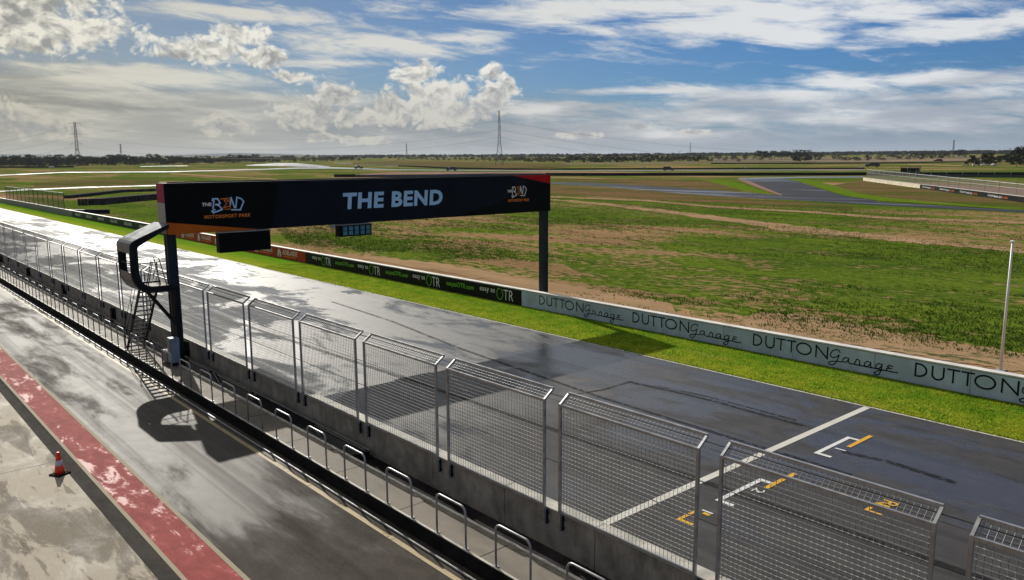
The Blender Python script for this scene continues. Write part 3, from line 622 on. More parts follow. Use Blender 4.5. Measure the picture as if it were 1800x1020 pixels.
# distant hills
def ridge(name, pts, D0, depth, m):
    """long low hill: crest follows the skyline, flanks run down to the plain"""
    vs = []; n = 120
    xs = [pts[0][0] + (pts[-1][0] - pts[0][0]) * i / n for i in range(n + 1)]
    for i, x in enumerate(xs):
        y = float(np.interp(x, [p[0] for p in pts], [p[1] for p in pts])) + 0.35 * math.sin(i * 1.7) + 0.25 * math.sin(i * 0.61)
        c = PD(x, y, D0); r = Vector((c.x, c.y, 0)).normalized()
        vs += [tuple(Vector((c.x, c.y, 0)) - r * depth + Vector((0, 0, hgt(c.x - r.x * depth, c.y - r.y * depth) - 6))), tuple(c - r * depth * 0.4 - Vector((0, 0, (c.z - 9 - .008 * D0) * .35))), tuple(c),
               tuple(Vector((c.x, c.y, 0)) + r * depth + Vector((0, 0, hgt(c.x, c.y) - 20)))]
    fs = [(4 * i + j, 4 * i + 4 + j, 4 * i + 5 + j, 4 * i + 1 + j) for i in range(n) for j in range(3)]
    me = bpy.data.meshes.new(name); me.from_pydata(vs, [], fs); me.materials.append(MATS[m]); me.polygons.foreach_set('use_smooth', [True] * len(fs)); me.update(); tag(link(name, me), kind='structure')
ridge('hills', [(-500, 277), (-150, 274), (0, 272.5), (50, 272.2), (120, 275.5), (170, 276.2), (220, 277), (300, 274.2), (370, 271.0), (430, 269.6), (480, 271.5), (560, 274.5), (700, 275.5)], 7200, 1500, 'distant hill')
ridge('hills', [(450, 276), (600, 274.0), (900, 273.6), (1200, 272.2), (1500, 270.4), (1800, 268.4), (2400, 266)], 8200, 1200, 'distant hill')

# ------------------------------------------------------------------ pit wall (precast blocks with coping) and raised walkway
wall = thing('pit_wall', 'long grey precast concrete wall between pit lane and race track', 'concrete wall', (-80, 12.27, 0))
for k in range(62):
    x1 = 1.0 - 3.05 * k
    mb = MB(); mb.bbox(x1 - 3.035, x1, 12.12, 12.46, 0.0, 0.985, 0.012); mb.build('wall_block', 'wall concrete', wall)
    mb = MB(); mb.bbox(x1 - 3.040, x1 - 0.002, 12.105, 12.475, 0.985, 1.03, 0.008); mb.build('coping', 'coping concrete', wall)
wk = thing('pit_wall_walkway', 'raised stippled concrete walkway along the foot of the pit wall', 'walkway', (-80, 10.6, 0))
mb = MB(); mb.box(-190, 6, 10.10, 11.10, 0.0, 0.40); mb.build('slab', 'walkway concrete', wk)
mb = MB()
mb.box(-190, 6, 10.085, 10.10, 0.0, 0.385); mb.build('kerb_shade_face', 'rubber', wk)  # black skin on the slab's near side stands in for its shade
mb = MB(); mb.box(-190, 6, 11.02, 11.10, 0.40, 0.455); mb.box(-190, 6, 10.10, 10.16, 0.40, 0.408); mb.build('edge_strip', 'coping concrete', wk)
mb = MB()
for k in range(0, 60): mb.box(3.2 - 3.2 * k - .012, 3.2 - 3.2 * k + .012, 10.17, 11.0, 0.395, 0.4035)
mb.build('joint', 'letter black', wk)
flat('gap_shade_sheet', -190, 6, 11.10, 12.12, 0.020, 'tyre black', 6)  # near-black sheet paints the shade between walkway and wall
tr = thing('cable_tray', 'black steel cable tray in the gap behind the walkway left of the bent fence', 'cable tray', (-60, 11.6, 0))
mb = MB(); mb.box(-190, -20.3, 11.30, 11.9, 0.012, 0.30); mb.build('trough', 'rubber', tr)
mb = MB(); mb.box(-190, -20.3, 11.88, 11.93, 0.30, 0.335); mb.build('lip', 'galvanised steel', tr)
mb = MB(); mb.tube([(-190, 11.22, .30), (6, 11.22, .30)], 0.025, 6); tag(mb.build('drain_pipe', 'galvanised steel'), 'thin grey conduit running along the back edge of the walkway', 'pipe')
mb = MB()
mb.tube([(-190, 9.86, 0.05), (6, 9.86, 0.05)], 0.022, 6); tag(mb.build('ground_pipe', 'galvanised steel'), 'thin grey pipe lying on the asphalt below the walkway edge', 'pipe')

# hoops on the walkway edge
hoop = thing('hoop_rail', 'bent steel hoop rail', 'hoop rail', (0, 0, 0), 'steel hoop rails along the edge of the pit wall walkway', local=True)
H = 0.98; r = 0.16; wd = 1.10
pts = [(0, 0, 0), (0, 0, H - r)] + [(r - r * math.cos(math.radians(a)), 0, H - r + r * math.sin(math.radians(a))) for a in (22, 45, 68, 90)] + \
      [(wd - r + r * math.sin(math.radians(a)), 0, H - r + r * math.cos(math.radians(a))) for a in (0, 22, 45, 68, 90)] + [(wd, 0, 0)]
mb = MB(); mb.tube(pts, 0.026, 8); mb.build('hoop', 'galvanised steel', hoop, True)
for x in (0, wd):
    mb = MB(); mb.bbox(x - .07, x + .07, -.05, .05, 0.0, 0.012, 0.003)
    for sx in (-.05, .05): mb.lathe([(.011, .012), (.011, .03)], 6, (x + sx, 0, 0))
    mb.build('base_plate', 'galvanised steel', hoop)
tree_h = [(c, []) for c in kids(hoop)]
HX0, HP = -14.38, 2.145
hx = [HX0 - HP * k for k in range(-8, 80)]
gl = -35.0
def side_label(x, fmt, xs):
    right = sorted([q for q in xs if q + .5 > gl]); left = sorted([q for q in xs if q + .5 <= gl], reverse=True)
    return fmt % ((nth(right.index(x) + 1), 'right') if x in right else (nth(left.index(x) + 1), 'left'))
for k, x in enumerate(hx):
    lab = side_label(x, 'grey steel hoop rail on the walkway edge, %s to the %s of the gantry post', hx)
    if k == 0: hoop.location = (x, 10.16, 0.408); hoop['label'] = lab
    else: dup(hoop, (x, 10.16, 0.408), lab, tree=tree_h)

# ------------------------------------------------------------------ debris fence panels on the wall
pan = thing('debris_fence_panel', 'mesh fence panel', 'fence panel', (0, 0, 0), 'welded mesh fence panels standing on the pit wall', local=True)
PW, Z0, Z1 = 3.76, 0.62, 3.63; AY, AZ_ = 0.27, 0.19
for x in (0.03, PW - 0.03): mb = MB(); mb.bar((x, 0, Z0), (x, 0, Z1), 0.06, 0.06); mb.bar((x, -0.005, Z1 - 0.01), (x, AY, Z1 + AZ_), 0.05, 0.05); mb.build('post', 'galvanised steel', pan)
for y_, z_, w_ in ((0, Z1 - .02, .055), (AY, Z1 + AZ_ + .01, .055), (0, 1.10, .045)): mb = MB(); mb.bar((0.02, y_, z_), (PW - .02, y_, z_), w_, w_); mb.build('rail', 'galvanised steel', pan)
mb = MB(); WR = 0.0045
nxv = 37
for i in range(1, nxv):
    x = PW * i / nxv; mb.tube([(x, 0.035, 1.12), (x, 0.035, Z1), (x, AY, Z1 + AZ_)], WR * 1.5, 4, cap=False)
for i in range(26): z = 1.16 + i * 0.0965; mb.tube([(0.05, 0.028, z), (PW - .05, 0.026, z)], WR, 4, 1, cap=False)
for i in range(1, 4): f = i / 4; mb.tube([(0.03, 0.035 + (AY - .035) * f, Z1 + AZ_ * f), (PW - .03, 0.035 + (AY - .035) * f, Z1 + AZ_ * f)], WR * .6, 3, cap=False)
mb.build('wire_mesh', ['wire steel', 'glint wire'], pan)
for x in (0.03, PW - 0.03):
    mb = MB(); mb.bbox(x - .045, x + .045, .03, .085, Z0, Z0 + .36, .005)
    for z in (Z0 + .08, Z0 + .28): mb.bar((x - .07, .0, z), (x - .07, .08, z), .025); mb.bar((x + .07, .0, z), (x + .07, .08, z), .025)
    mb.build('bracket', 'black steel', pan)
tree_p = [(c, []) for c in kids(pan)]
px0 = [-3.79 + 4.215 - 4.215 * k for k in range(0, 46)]
for k, x in enumerate(px0):
    n_r = [q for q in px0 if q > -34.2]
    lab = ('mesh fence panel on the pit wall, %s to the %s of the gantry post' %
           ((nth(sorted(n_r).index(x) + 1), 'right') if x in n_r else (nth(sorted([q for q in px0 if q <= -34.2], reverse=True).index(x) + 1), 'left')))
    if k == 0: pan.location = (x, 12.03, 0); pan['label'] = lab
    else: dup(pan, (x, 12.03, 0), lab, tree=tree_p)
for (y, z, lab) in ((12.20, 3.74, 'topmost thin black cable strung through the tilted fence tops'), (12.08, 2.98, 'thin black cable strung through the fence at two thirds height'), (12.08, 2.22, 'thin black cable strung through the fence at half height'), ):
    mb = MB(); mb.tube([(-190, y, z), (6, y, z)], 0.011, 5); tag(mb.build('tension_cable', 'dark cable'), lab, 'cable', 'tension cables of the pit wall fence')

# fire extinguisher stations on the wall
ex = thing('extinguisher_station', 'extinguisher', 'extinguisher', (0, 0, 0), 'fire extinguishers hung in dark hoops on the pit wall', local=True)
mb = MB(); mb.lathe([(.02, 0), (.085, .01), (.09, .05), (.09, .42), (.06, .49), (.03, .52)], 14); mb.build('cylinder', 'extinguisher red', ex, True)
mb = MB(); mb.lathe([(.02, .52), (.03, .56), (.012, .60)], 8); mb.bar((0, -.02, .58), (.10, -.06, .62), .02); mb.build('valve', 'galvanised steel', ex)
mb = MB(); mb.tube([(0.0 + .20 * math.sin(math.radians(a)), -.02, .34 + .30 * math.cos(math.radians(a))) for a in range(-165, 166, 15)], .05, 8); mb.build('hoop', 'rubber', ex, True)
mb = MB(); mb.bbox(-.2, .2, .10, .14, .0, .62, .01); mb.build('back_plate', 'black steel', ex)
tree_e = [(c, []) for c in kids(ex)]
for k, (x, lab) in enumerate(((-36.4, 'red extinguisher in a black hoop on the pit wall, just right of the gantry post'), (-48.0, 'red extinguisher in a black hoop on the wall, nearest to the left of the stairs'),
                (-59.6, 'red extinguisher in a black hoop on the wall, second to the left of the stairs'), (-71.2, 'red extinguisher in a black hoop on the wall, third to the left of the stairs'), (-82.8, 'red extinguisher in a black hoop on the wall, fourth to the left of the stairs'))):
    if k == 0: ex.location = (x, 11.98, .30); ex['label'] = lab
    else: dup(ex, (x, 11.98, .30), lab, tree=tree_e)

# ------------------------------------------------------------------ gantry
GX = -35.0
ga = thing('sign_gantry', 'wide black overhead gantry reading THE BEND spanning the race track', 'gantry', (GX, 11.3, 0))
B0, B1, BY0, BY1 = 5.95, 8.12, 11.15, 33.63
mb = MB(); mb.bbox(GX - 1.0, GX, BY0, BY1, B0, B1, 0.015); beam = mb.build('beam', 'board navy', ga)
def poly(name, pts, m, parent, lift):
    mb = MB(); mb.add([(GX + lift, y, z) for y, z in pts], [tuple(range(len(pts)))]); return mb.build(name, m, parent)
poly('dark_panel', [(BY0 + .01, 6.40), (15.8, 5.97), (16.3, B1 - .01), (BY0 + .01, B1 - .01)], 'board black', beam, 0.004)
poly('dark_panel', [(26.3, B0 + .01), (BY1 - .01, B0 + .01), (BY1 - .01, 7.6), (31.6, 7.93), (31.6, 7.25), (29.0, 6.5)], 'board black', beam, 0.004)
poly('orange_wedge', [(BY0 + .01, B0 + .005), (15.2, B0 + .005), (BY0 + .01, 6.48)], 'board orange', beam, 0.012)
poly('red_wedge', [(30.6, B1 - .005), (BY1 - .01, 7.59), (BY1 - .01, B1 - .005)], 'board red', beam, 0.012)
mb = MB(); mb.box(GX - .97, GX - .03, BY0 - .012, BY0 - .004, 7.3, 8.09); mb.build('end_panel', 'board magenta', beam)
mb = MB(); mb.box(GX - .97, GX - .03, BY0 - .012, BY0 - .004, 5.98, 7.29); mb.build('end_panel', 'box paint', beam)
mb = MB()
for k in range(1, 12): y = BY0 + (BY1 - BY0) * k / 12; mb.box(GX, GX + .003, y - .008, y + .008, B0 + .02, B1 - .02)
mb.build('panel_seam', 'letter black', beam)
mb = MB()
for k in range(45):
    y = BY0 + .25 + k * .5
    for z in (B0 + .07, B1 - .07): mb.box(GX, GX + .012, y - .02, y + .02, z - .02, z + .02)
mb.build('bolt_row', 'black steel', beam)
mb = MB(); mb.tube([(GX - .2, BY0 + .2, B1 + .03), (GX - .2, BY1 - .2, B1 + .03)], .03, 6); mb.build('cable_run', 'dark cable', beam)
U, V = (0, 1, 0), (0, 0, 1)
v_, f_ = glyphs('THE BEND', 1.0, shear=0.08, bold=0.040, extr=0.002, space=1.10)
mb = MB(); place(mb, fit(v_, 6.02, 0.80), f_, (GX, 19.55, 6.66), U, V, lift=0.016); mb.build('lettering', 'letter blue', beam)
LB = [[(420, 470), (455, 290), (420, 265), (435, 235), (540, 235), (590, 340), (560, 365), (490, 375), (560, 400), (630, 495), (425, 570), (395, 535), (460, 495)]]
LE = [[(610, 240), (800, 225), (795, 320), (768, 300), (752, 265), (680, 265), (742, 360), (655, 455), (780, 425), (822, 410), (805, 495), (690, 490)]]
LN = [[(822, 382), (850, 215), (915, 455), (945, 455), (985, 205), (1080, 240), (1140, 310), (1050, 515), (850, 510)]]
def logo(y0, z0, wl, hl, mb_b, mb_o, mb_t, wmul=1.0):
    cv = lambda L: [[((a - 395) / 750 * wl, (570 - b_ - (a - 395) * 0.02) / 365 * hl) for a, b_ in pl] for pl in L]
    strokes(mb_b, cv(LB) + cv(LN), 0.062 * wmul, (GX, y0, z0), U, V, lift=0.018); strokes(mb_o, cv(LE), 0.034 * wmul, (GX, y0, z0), U, V, lift=0.018)
    v_, f_ = glyphs('THE', 1.0, shear=0.15, bold=0.03, extr=0.001); place(mb_t, fit(v_, wl * .29, hl * .22), f_, (GX, y0 - wl * .285, z0 + hl * .45), U, V, lift=0.018)
    v_, f_ = glyphs('MOTORSPORT PARK', 1.0, shear=0.2, bold=0.03, extr=0.001, space=1.15); place(mb_o, fit(v_, wl * 1.44, hl * .24), f_, (GX, y0 - wl * .25, z0 - hl * .38), U, V, lift=0.018)
a_, o_, t_ = MB(), MB(), MB(); logo(13.10, 6.80, 1.46, 0.66, a_, o_, t_)
a_.build('logo_strokes', 'letter blue', beam); o_.build('logo_lettering', 'letter orange', beam); t_.build('logo_lettering', 'letter white', beam)
a_, o_, t_ = MB(), MB(), MB(); logo(30.52, 6.86, 1.14, 0.66, a_, o_, t_, 0.7)
a_.build('logo_strokes', 'letter white', beam); o_.build('logo_lettering', 'letter orange', beam); t_.build('logo_lettering', 'letter white', beam)
def ipost(y0, y1, z0, name):
    mb = MB(); mb.box(GX - .50, GX - .12, y0, y0 + .05, z0, B0); mb.box(GX - .50, GX - .12, y1 - .05, y1, z0, B0); mb.box(GX - .47, GX - .16, y0 + .05, y1 - .05, z0, B0)
    mb.box(GX - .75, GX - .02, y0 - .1, y1 + .1, z0, z0 + .04); return mb.build(name, 'post steel', ga)
ipost(11.15, 11.54, 0.01, 'post'); ipost(33.14, 33.56, 0.0, 'post')
mb = MB(); mb.tube([(GX - .05, 11.06, 5.95), (GX - .05, 11.06, 1.0)], .022, 6); mb.build('conduit', 'black steel', ga)
outer = [(11.15, 6.42), (9.82, 5.87), (9.66, 5.79), (9.56, 5.70), (9.52, 5.58), (9.52, 4.45), (9.55, 4.22), (9.64, 4.00), (9.78, 3.80), (9.96, 3.66), (10.15, 3.60), (11.15, 3.58)]
inner = [(11.15, 3.86), (10.28, 3.87), (10.10, 3.93), (9.97, 4.04), (9.88, 4.20), (9.83, 4.45), (9.83, 5.48), (9.86, 5.56), (9.95, 5.62), (11.15, 6.28)]
pod = None
for x0 in (GX + .16, GX - 1.5):
    mb = MB(); mb.prism(outer + inner, x0, x0 + .14); o = mb.build('pod_frame', 'black steel', ga); pod = pod or o
def skin(path, x0, x1, th, name, m):
    mb = MB()
    for (a, b_) in zip(path, path[1:]):
        a, b_ = Vector(a), Vector(b_); d = (b_ - a).normalized(); n = Vector((-d.y, d.x)) * th
        mb.prism([tuple(a), tuple(b_), tuple(b_ + n), tuple(a + n)], x0, x1)
    return mb.build(name, m, ga)
skin([(11.13, 6.435), (9.82, 5.885), (9.655, 5.80), (9.55, 5.705), (9.508, 5.585), (9.508, 5.30)], GX - 1.505, GX + .305, 0.02, 'pod_roof', 'roof steel')
skin([(9.525, 4.5), (9.555, 4.22), (9.645, 4.00), (9.785, 3.81), (9.965, 3.67), (10.15, 3.61)], GX - 1.355, GX + .155, 0.03, 'pod_front', 'roof steel')
mb = MB(); mb.box(GX - 1.355, GX + .155, 10.05, 11.15, 3.70, 3.80); mb.build('pod_floor', 'walkway concrete', ga)
mb = MB(); mb.bar((GX + .23, 10.12, 3.62), (GX + .23, 11.30, 1.95), .12, .24, (1, 0, 0)); mb.box(GX - .2, GX + .29, 11.16, 11.3, 1.6, 3.7); mb.build('brace', 'black steel', ga)
hr = [[(GX - 1.3, 9.6, z), (GX + .12, 9.6, z), (GX + .12, 11.15, z)] for z in (4.35, 4.85)] + [[(GX + .02, 10.2, 3.8), (GX + .02, 10.45, 4.85), (GX - .5, 10.55, 4.85), (GX - .5, 10.3, 3.8)], [(GX - 1.2, 10.0, 3.8), (GX - 1.2, 10.0, 4.7), (GX - 1.2, 11.1, 4.7)],
      [(GX - .6, 10.9, 3.8), (GX - .6, 10.7, 5.0), (GX + .1, 10.7, 5.0), (GX + .1, 10.95, 3.8)]]
for l_ in hr: mb = MB(); mb.tube(l_, .022, 6); mb.build('handrail', 'post steel', ga)
for y in (13.9, 15.0, 19.6, 20.6):
    mb = MB(); mb.box(GX - .30, GX - .22, y - .04, y + .04, 5.6, B0 + .01); mb.build('hanger', 'black steel', ga)
db = thing('display_board', 'plain black rectangular display board hanging under the left of the gantry', 'display board', (GX - .1, 14.45, 5.0))
mb = MB(); mb.bbox(GX - .2, GX + .18, 13.27, 15.65, 5.02, 5.90, .012); mb.build('housing', 'board black', db)
mb = MB(); mb.box(GX - .2, GX + .20, 13.25, 15.67, 5.90, 5.935); mb.build('top_cap', 'galvanised steel', db)
mb = MB(); mb.box(GX + .18, GX + .19, 13.37, 15.55, 5.10, 5.82); mb.build('screen', 'board black', db)
st = thing('start_light_unit', 'black start light box with five pale blue lenses under the gantry', 'start lights', (GX, 20.1, 5.3))
mb = MB(); mb.bbox(GX - .25, GX + .15, 19.20, 21.03, 5.33, 5.90, .015); mb.build('housing', 'board black', st)
mb = MB(); mb.box(GX - .25, GX + .24, 19.18, 21.05, 5.90, 5.93); mb.build('hood', 'galvanised steel', st)
for k in range(5):
    y = 19.40 + k * .325
    for z in (5.40, 5.63): mb = MB(); mb.bbox(GX + .151, GX + .17, y, y + .24, z, z + .2, .006); mb.build('lens', 'glass blue', st)
mb = MB(); mb.bbox(GX - .1, GX + .1, 18.85, 19.02, 5.78, 5.96, .01); tag(mb.build('camera_box', 'box paint'), 'small grey camera box under the gantry left of the start lights', 'camera')
eb = thing('electrical_cabinet', 'pale blue grey steel cabinet at the foot of the left gantry post', 'cabinet', (-34.6, 11.0, .42))
mb = MB(); mb.bbox(-34.75, -34.35, 10.72, 11.10, .55, 1.62, .012); mb.build('body', 'box paint', eb)
mb = MB(); mb.bbox(-34.70, -34.40, 10.70, 10.719, .65, 1.52, .004); mb.build('door', 'box paint', eb)
mb = MB(); mb.bbox(-34.70, -34.40, 10.78, 11.04, .408, .55, .01); mb.build('plinth', 'black steel', eb)
mb = MB(); mb.bbox(-35.6, -34.9, 10.70, 11.02, .458, 0.95, .02); tag(mb.build('footing_block', 'wall concrete'), 'grey footing block beside the gantry cabinet on the walkway', 'footing')

# stair from the walkway up to the pod
sr = thing('steel_stair', 'steep black open tread stair from the walkway up to the gantry pod', 'stair', (-39.0, 10.6, .41))
A_, B_ = Vector((-39.05, 0, .41)), Vector((-36.25, 0, 3.72))
for y in (10.26, 11.0):
    mb = MB(); mb.bar(A_ + Vector((0, y, 0)), B_ + Vector((0, y, 0)), .035, .2, (0, 1, 0)); mb.bar(A_ + Vector((0, y, .0)), B_ + Vector((0, y, 0)), .2, .035, (0, 1, 0)) if False else None
    o = MB(); d = (B_ - A_).normalized(); n = Vector((-d.z, 0, d.x)) * .1
    o.add([A_ + Vector((0, y + s_, 0)) + k * n for s_ in (-.018, .018) for k in (-1, 1)] + [B_ + Vector((0, y + s_, 0)) + k * n for s_ in (-.018, .018) for k in (-1, 1)],
          [(0, 1, 3, 2), (4, 6, 7, 5), (0, 4, 5, 1), (2, 3, 7, 6), (1, 5, 7, 3), (0, 2, 6, 4)]); o.build('stringer', 'black steel', sr)
for k in range(14):
    f = (k + .6) / 14; p = A_.lerp(B_, f); mb = MB()
    mb.box(p.x - .11, p.x + .11, 10.285, 10.975, p.z - .015, p.z + .015); mb.build('tread', 'tread steel', sr)
for y in (10.22, 11.04):
    mb = MB(); mb.tube([A_ + Vector((0, y, .05)), A_ + Vector((-.1, y, .95)), B_ + Vector((-.1, y, .95)), B_ + Vector((0, y, 0))], .02, 6)
    mb.tube([A_.lerp(B_, .5) + Vector((0, y, 0)), A_.lerp(B_, .5) + Vector((-.1, y, .95))], .018, 6); mb.tube([A_ + Vector((-.05, y, .5)), B_ + Vector((-.05, y, .5))], .014, 6); mb.build('handrail', 'black steel', sr)

# ------------------------------------------------------------------ trackside barrier with banners
BYF = 32.62
ba = thing('trackside_barrier', 'low concrete barrier with advertising banners along the far side of the race track', 'barrier', (-60, 32.8, 0))
for (x0, x1, m_) in ((-330, -150, 'barrier paint'), (-150, 30, 'wall concrete')):
    mb = MB(); mb.box(x0, x1, BYF, BYF + .34, 0, 1.00); mb.build('wall_body', m_, ba)
mb = MB(); mb.box(-330, 30, BYF - .03, BYF + .37, 1.00, 1.055); mb.build('coping', 'coping white', ba)
def banner(x0, x1, m): mb = MB(); mb.bbox(x0, x1, BYF - .02, BYF - .002, .03, .97, .003); return mb.build('banner', m, ba)
U2 = (1, 0, 0)
def wr(bn, mb, txt, x, z, w_, h_, bold=0.0, shear=0.0, space=1.0):
    v_, f_ = glyphs(txt, 1.0, shear=shear, bold=bold, extr=0.001, space=space); place(mb, fit(v_, w_, h_), f_, (x, BYF - .022, z), U2, V, lift=0.004)
# blue grey banners: thin capitals and a script word
bn = banner(-36.5, 29.9, 'ad blue grey'); mb = MB()
def D_(x, w): return [[(x, 0), (x, 1), (x + w * .25, 1)] + arc(x + w * .25, .5, w * .75, .5, 90, -90, 14) + [(x, 0)]]
def U_(x, w): return [[(x, 1), (x, .38)] + arc(x + w / 2, .38, w / 2, .38, 180, 360, 14) + [(x + w, 1)]]
def T_(x, w): return [[(x, 1), (x + w, 1)], [(x + w / 2, 1), (x + w / 2, 0)]]
def O_(x, w): return [arc(x + w / 2, .5, w / 2, .5, 0, 360, 26)]
def N_(x, w): return [[(x, 0), (x, 1), (x + w, 0), (x + w, 1)]]
WORD = D_(0, .62) + U_(.95, .62) + T_(1.78, .62) + T_(2.55, .62) + O_(3.25, 1.02) + N_(4.62, .78)
SCR = [[(1.05, 1.55), (.95, 1.78), (.72, 1.82), (.45, 1.60), (.30, 1.25), (.32, .92), (.52, .80), (.78, .98), (.98, 1.25), (.90, .80), (.75, .25), (.50, -.05), (.22, -.02), (.18, .18), (.45, .38), (.95, .50), (1.25, .52)],
       [(1.75, .95), (1.50, 1.02), (1.30, .80), (1.32, .56), (1.52, .52), (1.74, .80), (1.76, .95), (1.74, .60), (1.90, .50), (2.20, .52), (2.35, .95), (2.42, 1.05), (2.62, .92), (2.60, .60), (2.72, .50), (2.95, .52)],
       [(3.45, .95), (3.20, 1.02), (2.98, .80), (3.00, .56), (3.20, .52), (3.42, .80), (3.46, .95), (3.44, .60), (3.58, .50), (3.80, .52)],
       [(4.28, .95), (4.05, 1.02), (3.84, .80), (3.86, .56), (4.05, .52), (4.26, .80), (4.30, .98), (4.25, .45), (4.12, .02), (3.90, -.08), (3.75, .05), (3.95, .30), (4.45, .50)],
       [(5.05, .98), (4.80, 1.02), (4.68, .86), (4.85, .76), (5.0, .76)], [(4.85, .76), (4.62, .66), (4.66, .50), (4.95, .46), (5.4, .50)], [(2.2, .50), (5.45, .48)]]
for k in range(9):
    x = -34.85 + 7.36 * k
    strokes(mb, [[(a * .675, b_ * .50) for a, b_ in pl] for pl in WORD], .068, (x, BYF - .022, .36), U2, V, lift=.004)
    strokes(mb, [[(a * .56, (b_ if pl is SCR[0] else .5 + (b_ - .5) * 1.2) * .38) for a, b_ in pl] for pl in SCR], .046, (x + 3.62, BYF - .022, .15), U2, V, lift=.004)
mb.build('lettering', 'letter black', bn)
mb = MB()
for k in range(18): mb.box(-36.5 + 3.68 * k - .008, -36.5 + 3.68 * k + .008, BYF - .023, BYF - .0205, .03, .97)
mb.build('panel_seam', 'roof steel', bn)
bn = banner(-65.5, -36.51, 'ad black'); mw, mg = MB(), MB()
for k in range(4):
    x = -64.2 + 7.85 * k
    wr(bn, mw, 'easy as', x, .42, 1.55, .34); strokes(mg, [arc(x + 2.05, .52, .30, .36, 95, 425, 20)], .05, (0, BYF - .022, 0), U2, V, lift=.004)
    wr(bn, mw, 'TR', x + 2.42, .17, .95, .68, bold=-0.01)
    if k < 3: wr(bn, mg, 'easyasOTR.com', x + 4.15, .34, 3.05, .42)
mw.build('lettering', 'letter white', bn); mg.build('lettering', 'letter green', bn)
bn = banner(-101, -65.51, 'ad red'); mw, mo = MB(), MB()
for k in range(7):
    x = -71.6 - 5.2 * k
    wr(bn, mw, 'ADELAIDE', x + 1.5, .42, 3.0, .42, bold=0.01); strokes(mo, [[(.05 + q * .2, .26), (.17 + q * .2, .26)] for q in range(13)], .09, (x + 1.6, BYF - .022, 0), U2, V, lift=.004)
    strokes(mw, [[(0, .1), (.02, .5), (.3, .75), (.58, .5), (.6, .1)], [(.15, .1), (.18, .45), (.42, .45), (.45, .1)], [(.08, .3), (.3, .62), (.52, .3)]], .13, (x + .5, BYF - .022, .1), U2, V, lift=.004)
mw.build('lettering', 'ad pale', bn); mo.build('lettering', 'letter orange', bn)
bn = banner(-149.9, -101.01, 'ad dark green'); mw = MB()
for k in range(7): wr(bn, mw, 'ADELAIDE', -106.6 - 6.9 * k, .36, 3.6, .42, bold=0.02)
mw.build('lettering', 'ad pale', bn)
# catch fence behind the far left of the barrier
cf = thing('catch_fence', 'dark green mesh catch fence behind the barrier at the far left', 'fence', (-185, 33.2, 0))
for k in range(14):
    x = -212 + 4.2 * k; mb = MB(); mb.tube([(x, 33.1, 0), (x, 33.1, 3.75)], .05, 6); mb.build('post', 'post steel', cf)
mb = MB(); mb.box(-212, -157.4, 33.06, 33.066, 1.06, 3.7); mb.build('mesh', 'green catch mesh', cf)
mb = MB(); mb.tube([(-212, 33.1, 3.78), (-157.4, 33.1, 3.78)], .06, 6); mb.build('top_rail', 'galvanised steel', cf)

# ------------------------------------------------------------------ cone and flagpole
cn = thing('traffic_cone', 'red and white traffic cone with a black base on the damp concrete', 'traffic cone', (-25.4, 4.56, .012), local=True)
mb = MB(); mb.lathe([(.145, .04), (.108, .28)], 24); mb.lathe([(.082, .44), (.045, .66), (.040, .675), (.025, .675)], 24); mb.build('body', 'cone orange', cn, True)
mb = MB(); mb.lathe([(.109, .28), (.083, .44)], 24); mb.build('reflective_band', 'cone white', cn, True)
mb = MB(); mb.bbox(-.21, .21, -.21, .21, 0, .04, .012); mb.build('base', 'rubber', cn); cn.rotation_euler = (0, 0, 0.5)
fp = thing('flagpole', 'tall bare white flagpole standing behind the barrier', 'flagpole', (-11.2, 37.4, 0))
mb = MB(); mb.tube([(-11.2, 37.4, 0), (-11.2, 37.4, 5.50)], .065, 12, r2=.042); mb.build('pole', 'flagpole white', fp, True)
mb = MB(); mb.lathe([(.06, 0), (.10, .02), (.10, .06), (.02, .09)], 12, (-11.2, 37.4, 5.50)); mb.build('finial', 'flagpole white', fp)
mb = MB(); mb.bbox(-11.4, -11.0, 37.2, 37.6, 0, .05, .01); mb.build('base_plate', 'wall concrete', fp)

# ------------------------------------------------------------------ tyre walls and block barriers of the far circuit
def along(pl, n):
    o = []; L = [0]
    for a, b in zip(pl, pl[1:]): L.append(L[-1] + (b - a).length)
    for i in range(n + 1):
        s_ = L[-1] * i / n; k = max(j for j in range(len(L) - 1) if L[j] <= s_ + 1e-9); o.append(pl[k].lerp(pl[k + 1], (s_ - L[k]) / max(1e-6, L[k + 1] - L[k])))
    return o, L[-1]
def tyres(name, px, h, label, rows=2, m='tyre black'):
    t_ = thing(name, label, 'tyre wall', tuple(T(*px[0])), 'tyre walls of the far circuit')
    pl = [T(*p) for p in px]; L = sum((b - a).length for a, b in zip(pl, pl[1:])); n = max(4, int(L / .64)); pts, _ = along(pl, n); lo, hi = MB(), MB()
    nt = max(2, int(round(h / .24)))
    for i, p in enumerate(pts):
        d = (pts[min(n, i + 1)] - pts[max(0, i - 1)]).normalized(); q = Vector((-d.y, d.x, 0)); q = q if q.dot(p) > 0 else -q
        for r_ in range(rows):
            c = p + q * (.64 * r_ + .3) + Vector((random.uniform(-.05, .05), random.uniform(-.05, .05), 0)); pr = []
            for k in range(nt): z = k * h / nt; pr += [(.27, z), (.32, z + h / nt * .5), (.27, z + h / nt * .97)]
            pr += [(.16, h)]
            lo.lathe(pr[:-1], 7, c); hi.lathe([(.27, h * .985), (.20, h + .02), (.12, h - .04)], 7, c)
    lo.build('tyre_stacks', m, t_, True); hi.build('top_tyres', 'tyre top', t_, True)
tyres('tyre_wall', [(140, 361.4), (183, 360.2), (250, 353.5), (290, 350), (420, 338)], 1.35, 'long dark tyre wall, the nearer of the two left of the gantry', 4)
tyres('tyre_wall', [(126, 349), (140, 347.5), (182, 342.5), (216, 338.5), (283, 336), (400, 332)], 0.8, 'long dark tyre wall, the farther of the two left of the gantry', 3)
